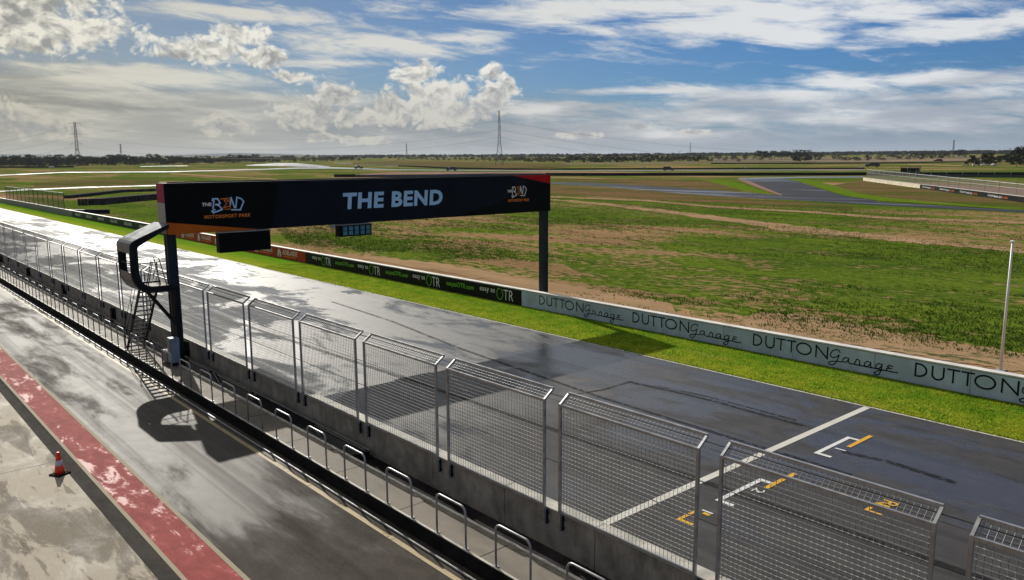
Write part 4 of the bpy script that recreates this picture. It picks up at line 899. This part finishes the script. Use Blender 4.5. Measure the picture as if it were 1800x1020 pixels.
def block(name, pxs, h, th, m, label, cat, group=None, cap=None, n=10):
    pl = [T(*p) for p in pxs]; pts, L = along(pl, n); mb = MB()
    for a, b in zip(pts, pts[1:]): mb.bar(a + Vector((0, 0, h / 2)), b + Vector((0, 0, h / 2)), th, h)
    if cap:
        t_ = thing(name, label, cat, tuple(pl[0]), group); mb.build('wall_body', m, t_); c_ = MB()
        for a, b in zip(pts, pts[1:]): c_.bar(a + Vector((0, 0, h + .04)), b + Vector((0, 0, h + .04)), th + .06, .08)
        c_.build('coping', cap, t_); return t_
    return tag(mb.build(name, m), label, cat, group)
block('block_barrier', [(104, 375.5), (150, 375.8)], .65, .6, 'roof steel', 'short dark grey block barrier behind the track barrier at left', 'barrier', n=1, cap='barrier paint')
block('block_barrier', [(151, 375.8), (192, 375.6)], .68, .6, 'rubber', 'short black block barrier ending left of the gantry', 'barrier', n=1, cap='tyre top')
block('block_barrier', [(588, 311.6), (624, 311.6)], 1.5, .8, 'rubber', 'short black barrier block just above the gantry beam', 'barrier', n=1)
block('block_barrier', [(624.5, 311.6), (760, 310.8), (860, 309.0), (960, 309.0)], 1.2, .8, 'roof steel', 'long blue grey barrier running behind the top of the gantry beam', 'barrier')
block('guard_wall', [(960, 309.2), (1100, 309.3), (1300, 309.0), (1520, 308.6), (1900, 309)], 1.45, .5, 'rubber', 'long dark guard wall across the far side of the infield, nearer of two', 'barrier', n=16)
block('guard_wall', [(700, 292.6), (790, 297), (893, 298.8), (1000, 298.6), (1100, 298.0), (1300, 297.6), (1520, 297.4)], 0.95, .5, 'rubber', 'long dark guard wall across the far side of the infield, farther of two', 'barrier', n=16)
block('guard_wall', [(1250, 288.3), (1400, 288.4), (1560, 287.6), (1720, 284.5)], 1.0, .5, 'rubber', 'thin dark fence line beneath the dry paddock trees', 'barrier', n=10)
block('guard_wall', [(-60, 296.2), (0, 295.6), (70, 295.4), (130, 294.7)], 1.5, .8, 'rubber', 'dark low wall in front of the trees at far left', 'barrier', n=6)

# ------------------------------------------------------------------ fence on a curved wall at right
rw = thing('curved_wall', 'curved cream and black concrete wall below the fence at far right', 'concrete wall', tuple(T(1518, 318)))
basep = [T(1518, 318), T(1560, 323.6), T(1618, 331.4), T(1700, 342.5), T(1800, 356.6), T(1900, 371.5)]
def wallrun(pl, n, h, th, m, name, par, z0=0.0):
    pts, L = along(pl, n); mb = MB()
    for a, b in zip(pts, pts[1:]):
        e = (b - a).normalized() * .005; mb.bar(a - e + Vector((0, 0, z0 + h / 2)), b + e + Vector((0, 0, z0 + h / 2)), th, h)
    return mb.build(name, m, par)
wallrun(basep[:3], 8, 1.2, .4, 'cream wall', 'wall_body', rw); blk = wallrun(basep[2:], 10, 1.12, .4, 'ad black', 'sign_wall', rw)
wallrun(basep, 18, .07, .5, 'coping white', 'coping', rw, 1.2)
# lettering on the dark stretch
mw, mo = MB(), MB(); pts, L = along(basep[2:], 200)
def onwall(px_, txt, wpx, h, mb, z, shear=0.0, bold=0.0):
    def at(xp):
        best = min(range(len(pts)), key=lambda i: abs(projx(pts[i]) - xp)); return pts[best]
    a, b = at(px_), at(px_ + wpx); u = (b - a); Lw = u.length; u.normalize(); n = u.cross(Vector((0, 0, 1)))
    if n.dot(a) > 0: n = -n
    v_, f_ = glyphs(txt, 1.0, extr=0.001, shear=shear, bold=bold); v_ = fit(v_, Lw, h); o = a + n * .215 + Vector((0, 0, z))
    mb.add([o + u * q[0] + Vector((0, 0, q[1])) + n * .004 for q in v_], f_)
def projx(P):
    c_ = R.T @ (np.array(P) - [0, 0, CH]); return CX + F * c_[0] / -c_[2]
for x, w1, w2, w3 in ((1622, 9, 6, 5), (1652, 10, 8, 7), (1689, 11, 10, 8), (1737, 12, 12, 10), (1797, 14, 14, 12)):
    onwall(x, 'Coopers', w1, .72, mw, .22, .3, .02); onwall(x + w1 + .5, 'MILD', w2, .42, mw, .30, 0, .03); onwall(x + w1 + w2 + 1.5, '3.5%', w3, .42, mo, .30, 0, .03)
mw.build('lettering', 'letter white', blk); mo.build('lettering', 'letter orange', blk)
fr = thing('spectator_fence', 'tall grey debris fence with many posts on the curved wall at far right', 'fence', tuple(T(1518, 318)))
fx_ = [1523, 1534, 1544, 1553, 1563, 1574, 1585, 1597, 1608, 1621, 1634, 1649, 1665, 1684, 1705, 1729, 1755, 1785, 1820, 1860]
allp, L = along(basep, 400); tops = []
for xx in fx_:
    p = min(allp, key=lambda q: abs(projx(q) - xx)); d_ = math.hypot(p.x, p.y); h = 4.3 - (317 - min(317, d_)) / 160 * 0.9
    mb = MB(); a = Vector((p.x, p.y, p.z)); tpt = a + Vector((0, 0, h)); inn = -Vector((p.x, p.y, 0)).normalized()
    mb.tube([a + Vector((0, 0, .9)), tpt, tpt + inn * .4 + Vector((0, 0, .35))], .065, 6); mb.build('post', 'galvanised steel', fr); tops.append((a, h))
for fz, rr in ((1.0, .08), (.62, .045)):
    mb = MB(); mb.tube([a + Vector((0, 0, 1.2 + (h - 1.2) * fz)) for a, h in tops], rr, 6); mb.build('rail', 'galvanised steel', fr)
mb = MB()
for (a, h), (b, g) in zip(tops, tops[1:]): mb.add([a + Vector((0, 0, 1.25)), b + Vector((0, 0, 1.25)), b + Vector((0, 0, g)), a + Vector((0, 0, h))], [(0, 1, 2, 3)])
mb.build('mesh', 'grey catch mesh', fr)
strip('bare_patch', [(1560, 319), (1618, 322), (1700, 327), (1800, 334), (1900, 341)], [(1580, 324), (1618, 330.5), (1700, 341.5), (1800, 355), (1900, 370)], 'pink gravel', 0.06, 8)
f2 = thing('service_fence', 'low railing of grey posts on a dark wall behind the spectator fence', 'fence', tuple(T(1640, 313)))
b2 = [T(1610, 311), T(1700, 311.6), T(1800, 312.6), T(1900, 313)]
p2, L = along(b2, 10)
for p in p2: mb = MB(); mb.tube([p, p + Vector((0, 0, 3.2))], .07, 6); mb.build('post', 'galvanised steel', f2)
mb = MB(); mb.tube([p + Vector((0, 0, 2.6)) for p in p2], .07, 6); mb.build('rail', 'galvanised steel', f2)
mb = MB()
for a, b in zip(p2, p2[1:]): mb.bar(a + Vector((0, 0, .55)), b + Vector((0, 0, .55)), .4, 1.1)
mb.build('wall_body', 'roof steel', f2)
# tall camera poles and a marshal shelter beyond the fence
for x, y, h, lab in ((1567, 311, 6.6, 'slim pale pole left of the marshal shelter at far right'), (1594.5, 311, 9.5, 'tall slim pole with a lamp right of the marshal shelter at far right'), (1615, 310, 8.5, 'tall slim pole standing furthest right behind the spectator fence')):
    p = T(x, y); t_ = thing('camera_pole', lab, 'pole', tuple(p)); mb = MB(); mb.tube([p, p + Vector((0, 0, h))], .07, 6); mb.build('pole', 'galvanised steel', t_)
    mb = MB(); mb.bbox(p.x - .25, p.x + .25, p.y - .25, p.y + .25, p.z + h, p.z + h + .4, .03); mb.build('lamp_head', 'letter white', t_)
p = T(1600, 303); t_ = thing('marshal_shelter', 'low dark flat roofed shelter behind the spectator fence', 'shelter', tuple(p))
d = Vector((p.y, -p.x, 0)).normalized(); q = Vector((p.x, p.y, 0)).normalized()
mb = MB(); mb.bar(p - d * 5 + Vector((0, 0, 2.8)), p + d * 5 + Vector((0, 0, 2.8)), 3.0, .35); mb.build('roof', 'roof steel', t_)
for s1 in (-4.6, 0, 4.6):
    for s2 in (-1.3, 1.3): mb = MB(); mb.tube([p + d * s1 + q * s2, p + d * s1 + q * s2 + Vector((0, 0, 2.7))], .09, 6); mb.build('leg', 'pylon steel', t_)
mb = MB(); mb.bar(p - d * 4.6 + q * 1.2 + Vector((0, 0, 1.2)), p + d * 4.6 + q * 1.2 + Vector((0, 0, 1.2)), .08, 2.2); mb.build('back_panel', 'rubber', t_)

# ------------------------------------------------------------------ vehicles
def vehicle(kind, body, label, px_, sc, rz_off=0.0, group=None):
    p = T(*px_); L_, W_ = (5.2, 1.85)
    t_ = thing('parked_car' if kind != 'ute' else 'utility_truck', label, 'car' if kind != 'ute' else 'pickup truck', tuple(p), group, local=True)
    prof = {'suv': [(-2.5, .45), (-2.55, 1.0), (-2.45, 1.15), (2.35, 1.15), (2.5, .95), (2.55, .45)], 'ute': [(-2.55, .5), (-2.6, 1.05), (2.4, 1.12), (2.55, .9), (2.6, .5)]}[kind]
    cab = {'suv': [(-2.3, 1.15), (-2.0, 1.78), (.55, 1.82), (1.25, 1.15)], 'ute': [(-.65, 1.1), (-.45, 1.78), (.75, 1.78), (1.5, 1.1)]}[kind]
    def side(pr, w, m, name, ins=0.0, top=1.0):
        mb = MB(); n = len(pr); vs = []
        for sgn in (-1, 1):
            for x, z in pr: k = top if z > 1.3 else 1.0; vs.append((x, sgn * w * k, z))
        mb.add(vs, [tuple(range(n))[::-1], tuple(range(n, 2 * n))] + [(i, (i + 1) % n, n + (i + 1) % n, n + i) for i in range(n)]); return mb.build(name, m, t_)
    b_ = side(prof, .93, body, 'body'); side(cab, .85, body, 'cabin', top=.82)
    g = [(x * .93 + .02, 1.2 + (z - 1.1) * .72) for x, z in cab]; side(g, .862, 'car glass', 'window', top=.83)
    for x in (-1.6, 1.6):
        for s_ in (-1, 1):
            mb = MB(); mb.tube([(x, s_ * .72, .36), (x, s_ * .97, .36)], .37, 14); wv = mb.build('wheel', 'rubber', t_); mb = MB(); mb.tube([(x, s_ * .965, .36), (x, s_ * .985, .36)], .2, 10); mb.build('rim', 'galvanised steel', wv)
    for s_ in (-.65, .65):
        mb = MB(); mb.bbox(2.50, 2.57, s_ - .18, s_ + .18, .72, .88, .01); mb.build('headlight', 'letter white', t_)
    if kind == 'ute': mb = MB(); mb.bbox(-2.5, -.75, -.8, .8, 1.10, 1.16, .01); mb.build('tray', 'rubber', t_)
    t_.rotation_euler = (0, 0, math.atan2(p.x, -p.y) + rz_off); t_.scale = (sc, sc, sc); return t_
vehicle('ute', 'car black', 'dark pickup with a pale load on the far wet road, left of the other cars', (630.5, 297.0), 1.4, 0.15)
mb = MB(); p = T(627.5, 296.6); mb.bbox(p.x - 1.0, p.x + 1.0, p.y - 1.0, p.y + 1.0, p.z + 1.62, p.z + 3.0, .1); tag(mb.build('load_box', 'car white'), 'pale box load on the tray of the far pickup', 'box')
vehicle('suv', 'car black', 'black car on the far road just above the middle of the gantry beam', (793.5, 300.6), 1.5, 0.1)
vehicle('suv', 'car black', 'black four wheel drive on the far road right of the gantry', (1175, 300.4), 1.5, math.pi)
for k, (x, y) in enumerate(((1697, 291.8), (1716, 291.6), (1731, 291.4), (1747.5, 291.4))):
    vehicle('suv', 'car white', 'small white car parked under the trees at far right, %s from the left' % nth(k + 1), (x, y), 1.0, 0.3 * k, 'white cars parked under the far trees')
vehicle('suv', 'car black', 'dark vehicle parked behind the left end of the spectator fence', (1533, 294.2), 1.9, 0.1)
vehicle('suv', 'car white', 'tiny white car by the dark wall in front of the far left trees', (90.5, 295.2), 0.9, 0.2)
vehicle('suv', 'car black', 'small dark vehicle in the field above the right guard wall', (1649, 284.6), 1.6, 0.0)

for x, y, lab in ((1132, 298.4, 'small white marker board on the far guard wall left of the black four wheel drive'), (1311, 298.0, 'small white marker board on the far guard wall right of the black four wheel drive'), (1513, 297.8, 'small white marker board by the left end of the spectator fence')):
    p = T(x, y); d = Vector((p.y, -p.x, 0)).normalized(); mb = MB(); mb.bar(p - d * .9 + Vector((0, 0, 1.5)), p + d * .9 + Vector((0, 0, 1.5)), .15, .9); t_ = thing('marker_board', lab, 'marker board', tuple(p)); mb.build('board', 'car white', t_)
    mb = MB(); mb.tube([p, p + Vector((0, 0, 1.2))], .08, 6); mb.build('post', 'pylon steel', t_)
# ------------------------------------------------------------------ pylons and power lines
def pylon(xp, yb, yt, dist, label, arms, yaw, waist=.42, wide=1.0, name='pylon'):
    b0 = PD(xp, yb, dist); tp = PD(xp, yt, dist); base = Vector((b0.x, b0.y, hgt(b0.x, b0.y))); H_ = tp.z - base.z
    t_ = thing(name, label, 'pylon', tuple(base), 'lattice power pylons')
    d = Vector((base.x, base.y, 0)).normalized(); s_ = Vector((d.y, -d.x, 0)); u = (s_ * math.cos(yaw) + d * math.sin(yaw)); v = Vector((-u.y, u.x, 0))
    r_ = H_ / 50.0; wf = lambda f: (4.6 + (1.45 - 4.6) * min(1, f / waist)) * r_ * wide if f < waist else (1.45 + (0.85 - 1.45) * (f - waist) / (1 - waist)) * r_ * wide
    P_ = lambda f, i, j: base + Vector((0, 0, H_ * f)) + u * i * wf(f) + v * j * wf(f)
    th = max(.14, dist * .00011); far = dist > 1500
    for i, j in ((-1, -1), (1, -1), (1, 1), (-1, 1)):
        mb = MB(); mb.tube([P_(0, i, j), P_(waist, i, j), P_(1, i, j)], th, 4); mb.build('leg', 'pylon steel', t_)
    mb = MB(); fs = [0, .16, .29, .38, waist + .001] + [waist + (1 - waist) * k / 8 for k in range(1, 9)]; cr = ((-1, -1), (1, -1), (1, 1), (-1, 1), (-1, -1))
    for a, b in (list(zip(fs, fs[1:])) if not far else list(zip(fs[::3], fs[3::3]))):
        for c1, c2 in zip(cr, cr[1:]):
            mb.tube([P_(a, *c1), P_(b, *c2)], th * .55, 3); mb.tube([P_(a, *c2), P_(b, *c1)], th * .55, 3); mb.tube([P_(b, *c1), P_(b, *c2)], th * .55, 3)
    mb.build('bracing', 'pylon steel', t_)
    res = []
    for f, al in arms:
        mb = MB(); c_ = base + Vector((0, 0, H_ * f))
        for sg in (-1, 1):
            tip = c_ + u * sg * al * r_
            for j in (-1, 1): mb.tube([P_(f, sg, j), tip], th * .8, 3); mb.tube([P_(min(1, f + .045), sg, j), tip], th * .6, 3)
            mb.tube([tip, tip - Vector((0, 0, 2.2 * r_))], th * .6, 3)
        mb.build('crossarm', 'pylon steel', t_); res.append((c_ - Vector((0, 0, 2.2 * r_)), u * al * r_))
    return res
ar = [(.93, 6.0), (.74, 7.5), (.56, 6.8)]
PA = pylon(137, 279, 215, 1000, 'tall lattice pylon with three wide crossarms above the trees at far left', [(.97, 6.5), (.72, 6.5), (.50, 6.5)], 0.25, .36, .95)
PDn = pylon(878, 280, 194.5, 800, 'tallest slim lattice pylon rising right of centre above the gantry', [(.86, 7), (.70, 7), (.56, 7)], 1.45, .42, .8)
pylon(213.5, 279, 253, 2300, 'small pylon just right of the tall left pylon', ar, 0.9)
pylon(715, 279, 252, 2400, 'small pale pylon between the clouds left of the centre pylon', ar, 1.3)
pylon(1213, 276, 251, 2400, 'small pylon in the haze above the middle tree line at right', ar, 1.5)
pylon(1674.5, 279, 246, 2000, 'slim pylon at far right above the dry paddock', ar, 1.2)
for x, yb, yt, lab in ((552, 277, 269, 'tiny mast left of centre on the hills'), (787, 279, 273, 'tiny mast between the two middle pylons'), (1003.5, 276, 266, 'tiny mast above the tree line right of the centre pylon'), (1195, 275, 265, 'tiny mast just left of the small right pylon'), (1405, 274, 262, 'tiny mast above the scattered trees at right'), (1776, 270, 260, 'tiny mast at the far right edge of the horizon'), (57, 279, 271, 'tiny mast at the far left edge above the trees')):
    b_, t_ = PD(x, yb, 2600), PD(x, yt, 2600); tt = thing('mast', lab, 'mast', tuple(b_)); mb = MB(); mb.tube([b_, t_], .5, 4, r2=.3); mb.build('pole', 'pylon steel', tt)
    mb = MB(); c_ = b_.lerp(t_, .85); mb.tube([c_ - Vector((5, 0, 0)), c_ + Vector((5, 0, 0))], .5, 3); mb.build('crossarm', 'pylon steel', tt)
def sag(a, b, s_, n=26): return [a.lerp(b, i / n) - Vector((0, 0, s_ * 4 * (i / n) * (1 - i / n))) for i in range(n + 1)]
spans = []
offs = PD(2350, 205, 860)
for lv, (a, b) in enumerate(zip(PA, PDn)):
    name3 = ('upper', 'middle', 'lower')[lv]
    for (p0, p1, sg, lab) in ((a[0], b[0], 17, '%s power line sagging between the far left pylon and the centre pylon'), (b[0], offs + Vector((0, 0, -7.5 * lv)), 30, '%s power line running right from the centre pylon'), (PD(-500, 232 + 9 * lv, 1100), a[0], 22, '%s power line running off left from the far left pylon')):
        mb = MB(); mb.tube(sag(p0, p1, sg), .085, 3, cap=False); tag(mb.build('power_line', 'pylon steel'), lab % name3, 'power line', 'power lines strung between the pylons')

# ------------------------------------------------------------------ trees
def make_tree(name, Hh, Wd, nleaf, clumps, leafm, ls, seed, low=.12):
    rg = np.random.default_rng(seed); t_ = thing(name, 'tree', 'tree', (0, 0, 0), None, local=True)
    cs = []
    for k in range(clumps):
        a = rg.uniform(0, 6.28); rr = Wd * .5 * math.sqrt(rg.uniform(0, 1)); z = Hh * rg.uniform(low + .1, .92); rr *= (1.05 - .55 * max(0, (z / Hh - .55)) / .45)
        cs.append((rr * math.cos(a), rr * math.sin(a), z, Hh * rg.uniform(.10, .19)))
    tb = MB(); tb.tube([(0, 0, -.3), (Wd * .02, 0, Hh * .25), (-Wd * .02, Wd * .02, Hh * .55)], Hh * .022, 6, r2=Hh * .010)
    for c in cs[:7]: tb.tube([(0, 0, Hh * rg.uniform(.15, .35)), (c[0] * .5, c[1] * .5, c[2] * .7), c[:3]], Hh * .010, 4, r2=Hh * .003)
    tb.build('trunk', 'bark', t_)
    n = nleaf; ci = rg.integers(0, clumps, n); C = np.array(cs)[ci]; off = rg.normal(0, 1, (n, 3)); off /= np.linalg.norm(off, axis=1)[:, None]; off *= (rg.uniform(.2, 1, n) ** .6)[:, None]
    P_ = C[:, :3] + off * C[:, 3:4] * np.array([1.25, 1.25, .75]); P_[:, 2] = np.maximum(P_[:, 2], Hh * .02)
    a1 = rg.normal(0, 1, (n, 3)); a1 /= np.linalg.norm(a1, axis=1)[:, None]; a2 = np.cross(a1, rg.normal(0, 1, (n, 3))); a2 /= np.linalg.norm(a2, axis=1)[:, None]
    s1 = (ls * rg.uniform(.6, 1.4, n))[:, None]; vs = np.stack([P_ - a1 * s1, P_ + a2 * s1 * .6, P_ + a1 * s1, P_ - a2 * s1 * .6], 1).reshape(-1, 3)
    me = bpy.data.meshes.new('crown'); me.from_pydata(vs.tolist(), [], np.arange(4 * n).reshape(-1, 4).tolist()); me.materials.append(MATS[leafm]); me.update(); link('crown', me, t_)
    return t_, [(c, []) for c in kids(t_)]
protos = [make_tree('gum_tree', 9.5, 12 + 2 * (k % 3), 900, 22 + 3 * k, 'hazed gum leaves', .42, 40 + k, (.02, .1, .25, .05, .3)[k]) for k in range(5)]
used = [False] * len(protos)
def tree(xp, yb, hpx, lab, grp, k=None, dist=None, mate=None, loc=None):
    k = random.randrange(len(protos)) if k is None else k
    p = loc or (T(xp, yb) if dist is None else None)
    if p is None: q = PD(xp, yb, dist); p = Vector((q.x, q.y, hgt(q.x, q.y)))
    d = math.hypot(p.x, p.y); sc = hpx * d * 1.02 / F / 9.5
    o = protos[k][0] if not used[k] else dup(protos[k][0], p, tree=protos[k][1])
    used[k] = True; o.location = p; o['label'] = lab; o['group'] = grp; o.rotation_euler = (0, 0, random.uniform(0, 6.28)); o.scale = (sc * random.uniform(.9, 1.25),) * 2 + (sc,)
G1, G2, G3 = 'dark gum trees of the far left tree line', 'dark gum trees of the far middle tree line', 'scattered gum trees in the dry paddock at right'
x = -25
while x < 640:
    yb = float(np.interp(x, [0, 130, 300, 450, 560, 640], [294, 292.6, 290.2, 286.8, 284.5, 283.5])); hp = float(np.interp(x, [0, 300, 420, 560, 640], [13.5, 13, 11, 8, 5]))
    for row in (0, 1): tree(x + random.uniform(-3, 3), yb - row * 1.2, hp * random.choice([.75, .85, .95, 1.05, 1.05, 1.3]), 'dark gum tree in the tree line across the far left', G1)
    x += 8.5 if x < 470 else 11
x = 700
while x < 1250:
    yb = float(np.interp(x, [700, 800, 900, 1000, 1100, 1250], [281.5, 282.5, 284.6, 286.6, 286.4, 284.2])); hp = float(np.interp(x, [700, 860, 950, 1050, 1200, 1250], [3.5, 6, 8, 11, 10, 7]))
    tree(x, yb, hp * random.choice([.85, 1, 1.2, 1.35]), 'dark gum tree in the tree line across the far middle', G2); x += 6.5 if x > 860 else 10
for (x, y, h) in ((1262, 281, 8), (1275, 283, 6), (1290, 284, 8), (1298, 285, 5), (1310, 281, 7), (1340, 284, 15), (1352, 279, 11), (1362, 280, 12), (1374, 281, 10), (1380, 281, 13), (1392, 280, 9), (1405, 285, 17), (1415, 284, 16), (1398, 282, 12), (1436, 282, 8), (1440, 281, 9),
                  (1470, 283, 8), (1482, 284, 6), (1490, 285, 7), (1503, 283.5, 6), (1508, 285, 6), (1526, 283, 8), (1545, 281.5, 7), (1552, 284, 5), (1568, 280, 7), (1583, 280, 7), (1597, 281, 6), (1606, 280.5, 9), (1618, 281, 8), (1628, 280, 7), (1640, 279.5, 8), (1657, 279, 8), (1663, 278, 7), (1685, 278.5, 10), (1692, 274, 8)):
    tree(x, y, h * 1.2, 'scattered gum tree standing in the dry paddock at right', G3)
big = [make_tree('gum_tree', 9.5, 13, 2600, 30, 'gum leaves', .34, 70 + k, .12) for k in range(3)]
protos, used = big, [False] * 3
for k, (x, y, h, lab) in enumerate(((1712, 292.5, 17, 'bushy dark tree above the parked white cars, leftmost of the large ones'), (1738, 292.2, 20, 'largest round dark tree above the parked white cars'), (1757, 289.5, 14, 'spindly dark tree with a thin crown right of the parked cars'), (1787, 293.5, 21, 'wide dark tree near the right edge of the view'), (1800, 291, 28, 'tall dark tree cut by the right edge of the view'), (1776, 282, 10, 'dark tree behind the wide tree at the right edge'))):
    tree(x, y, h, lab, 'large gum trees at the right edge', k % 3)
# far forest behind, reads as one mass
rg = np.random.default_rng(5); vs = []; fs = []
for k in range(5200):
    xp = rg.uniform(560, 2000) if k % 3 else rg.uniform(1200, 2000); dd = rg.uniform(2200, 3400); yy = float(np.interp(xp, [560, 900, 1300, 1800, 2000], [279, 277, 276.0, 273.0, 272]))
    q = PD(xp, yy, dd); z = hgt(q.x, q.y); c_ = Vector((q.x, q.y, z + rg.uniform(1, 8))); s_ = rg.uniform(3, 9); a = rg.uniform(0, 6.28); e = Vector((math.cos(a), math.sin(a), rg.uniform(-.3, .3))) * s_; g = Vector((rg.uniform(-.4, .4), rg.uniform(-.4, .4), 1)) * s_ * .45
    o = len(vs); vs += [tuple(c_ - e), tuple(c_ - g), tuple(c_ + e), tuple(c_ + g)]; fs.append((o, o + 1, o + 2, o + 3))
me = bpy.data.meshes.new('far_forest'); me.from_pydata(vs, [], fs); me.materials.append(MATS['hazed gum leaves']); me.update(); tag(link('far_forest', me), 'low dark band of distant forest along the right horizon', 'forest', None, 'stuff')

# ------------------------------------------------------------------ grass blades and weeds
def inview(x, y, m=30):
    c_ = R.T @ np.array([x, y, -CH]); 
    if -c_[2] < 1: return False
    a, b = CX + F * c_[0] / -c_[2], CY - F * c_[1] / -c_[2]; return -m < a < 1800 + m and -m < b < 1020 + m
def blades(name, pts, hmin, hmax, wid, m, label, cat, lean=.5):
    n = len(pts); P_ = np.array([[p[0], p[1], 0.015] for p in pts]); a = rng.uniform(0, 6.28, n); h = rng.uniform(hmin, hmax, n); w_ = rng.uniform(.6, 1.3, n) * wid; l = rng.uniform(0, 6.28, n); k = rng.uniform(.1, lean, n) * h
    e = np.stack([np.cos(a) * w_, np.sin(a) * w_, np.zeros(n)], 1); tp = P_ + np.stack([np.cos(l) * k, np.sin(l) * k, h], 1)
    vs = np.stack([P_ - e, P_ + e, tp], 1).reshape(-1, 3); me = bpy.data.meshes.new(name); me.from_pydata(vs.tolist(), [], np.arange(3 * n).reshape(-1, 3).tolist()); me.materials.append(MATS[m]); me.update()
    tag(link(name, me), label, cat, None, 'stuff')
pts = []
while len(pts) < 60000:
    x = -6 - 60 * rng.uniform() ** 1.3; y = rng.uniform(28.40, 32.56) if rng.uniform() > .05 else 28.42 - abs(rng.normal(0, .08))
    if inview(x, y): pts.append((x, y))
blades('verge_grass', pts, .03, .085, .022, 'verge blades', 'short bright yellow green grass on the verge beside the race track', 'grass')
from mathutils import noise as MN
pts = []; tries = 0
while len(pts) < 130000 and tries < 90000:
    tries += 1; Y = 33.3 + 110 * rng.uniform() ** 1.5; X = rng.uniform(-2.6 * Y + 20, 15)
    if not inview(X, Y): continue
    v1 = MN.noise(Vector((X * .035, Y * .09, 1.3))) + .6 * MN.noise(Vector((X * .16, Y * .4, 4.1)))
    if v1 + min(1, (Y - 33) / 14) * .35 - .35 < rng.uniform(-.25, .3): continue
    r_ = rng.uniform(.08, .35) * (1 + Y / 90)
    for _ in range(int(rng.integers(3, 10)) if Y > 40 else int(rng.integers(1, 5))): pts.append((X + rng.normal(0, r_), Y + rng.normal(0, r_ * .6)))
pts = [p for p in pts if p[1] > 33.2]
blades('field_weeds', pts, .03, .17, .04, 'weed blades', 'rough tufts of weeds and grass growing over the infield soil', 'grass', .9)

# ------------------------------------------------------------------ haze
HZ = 3.2e-5
mb = MB(); mb.box(-10400, 10400, -10400, 10400, -30, 140); hz = mb.build('haze', 'rubber'); tag(hz, kind='stuff')
m = bpy.data.materials.new('haze air'); m.use_nodes = True; nt = m.node_tree; nt.nodes.clear(); o_ = nt.nodes.new('ShaderNodeOutputMaterial'); v_ = nt.nodes.new('ShaderNodeVolumePrincipled')
v_.inputs['Color'].default_value = (0.80, 0.86, 0.95, 1); v_.inputs['Density'].default_value = HZ; v_.inputs['Anisotropy'].default_value = 0.3
nt.links.new(v_.outputs[0], o_.inputs['Volume']); hz.data.materials.clear(); hz.data.materials.append(m)
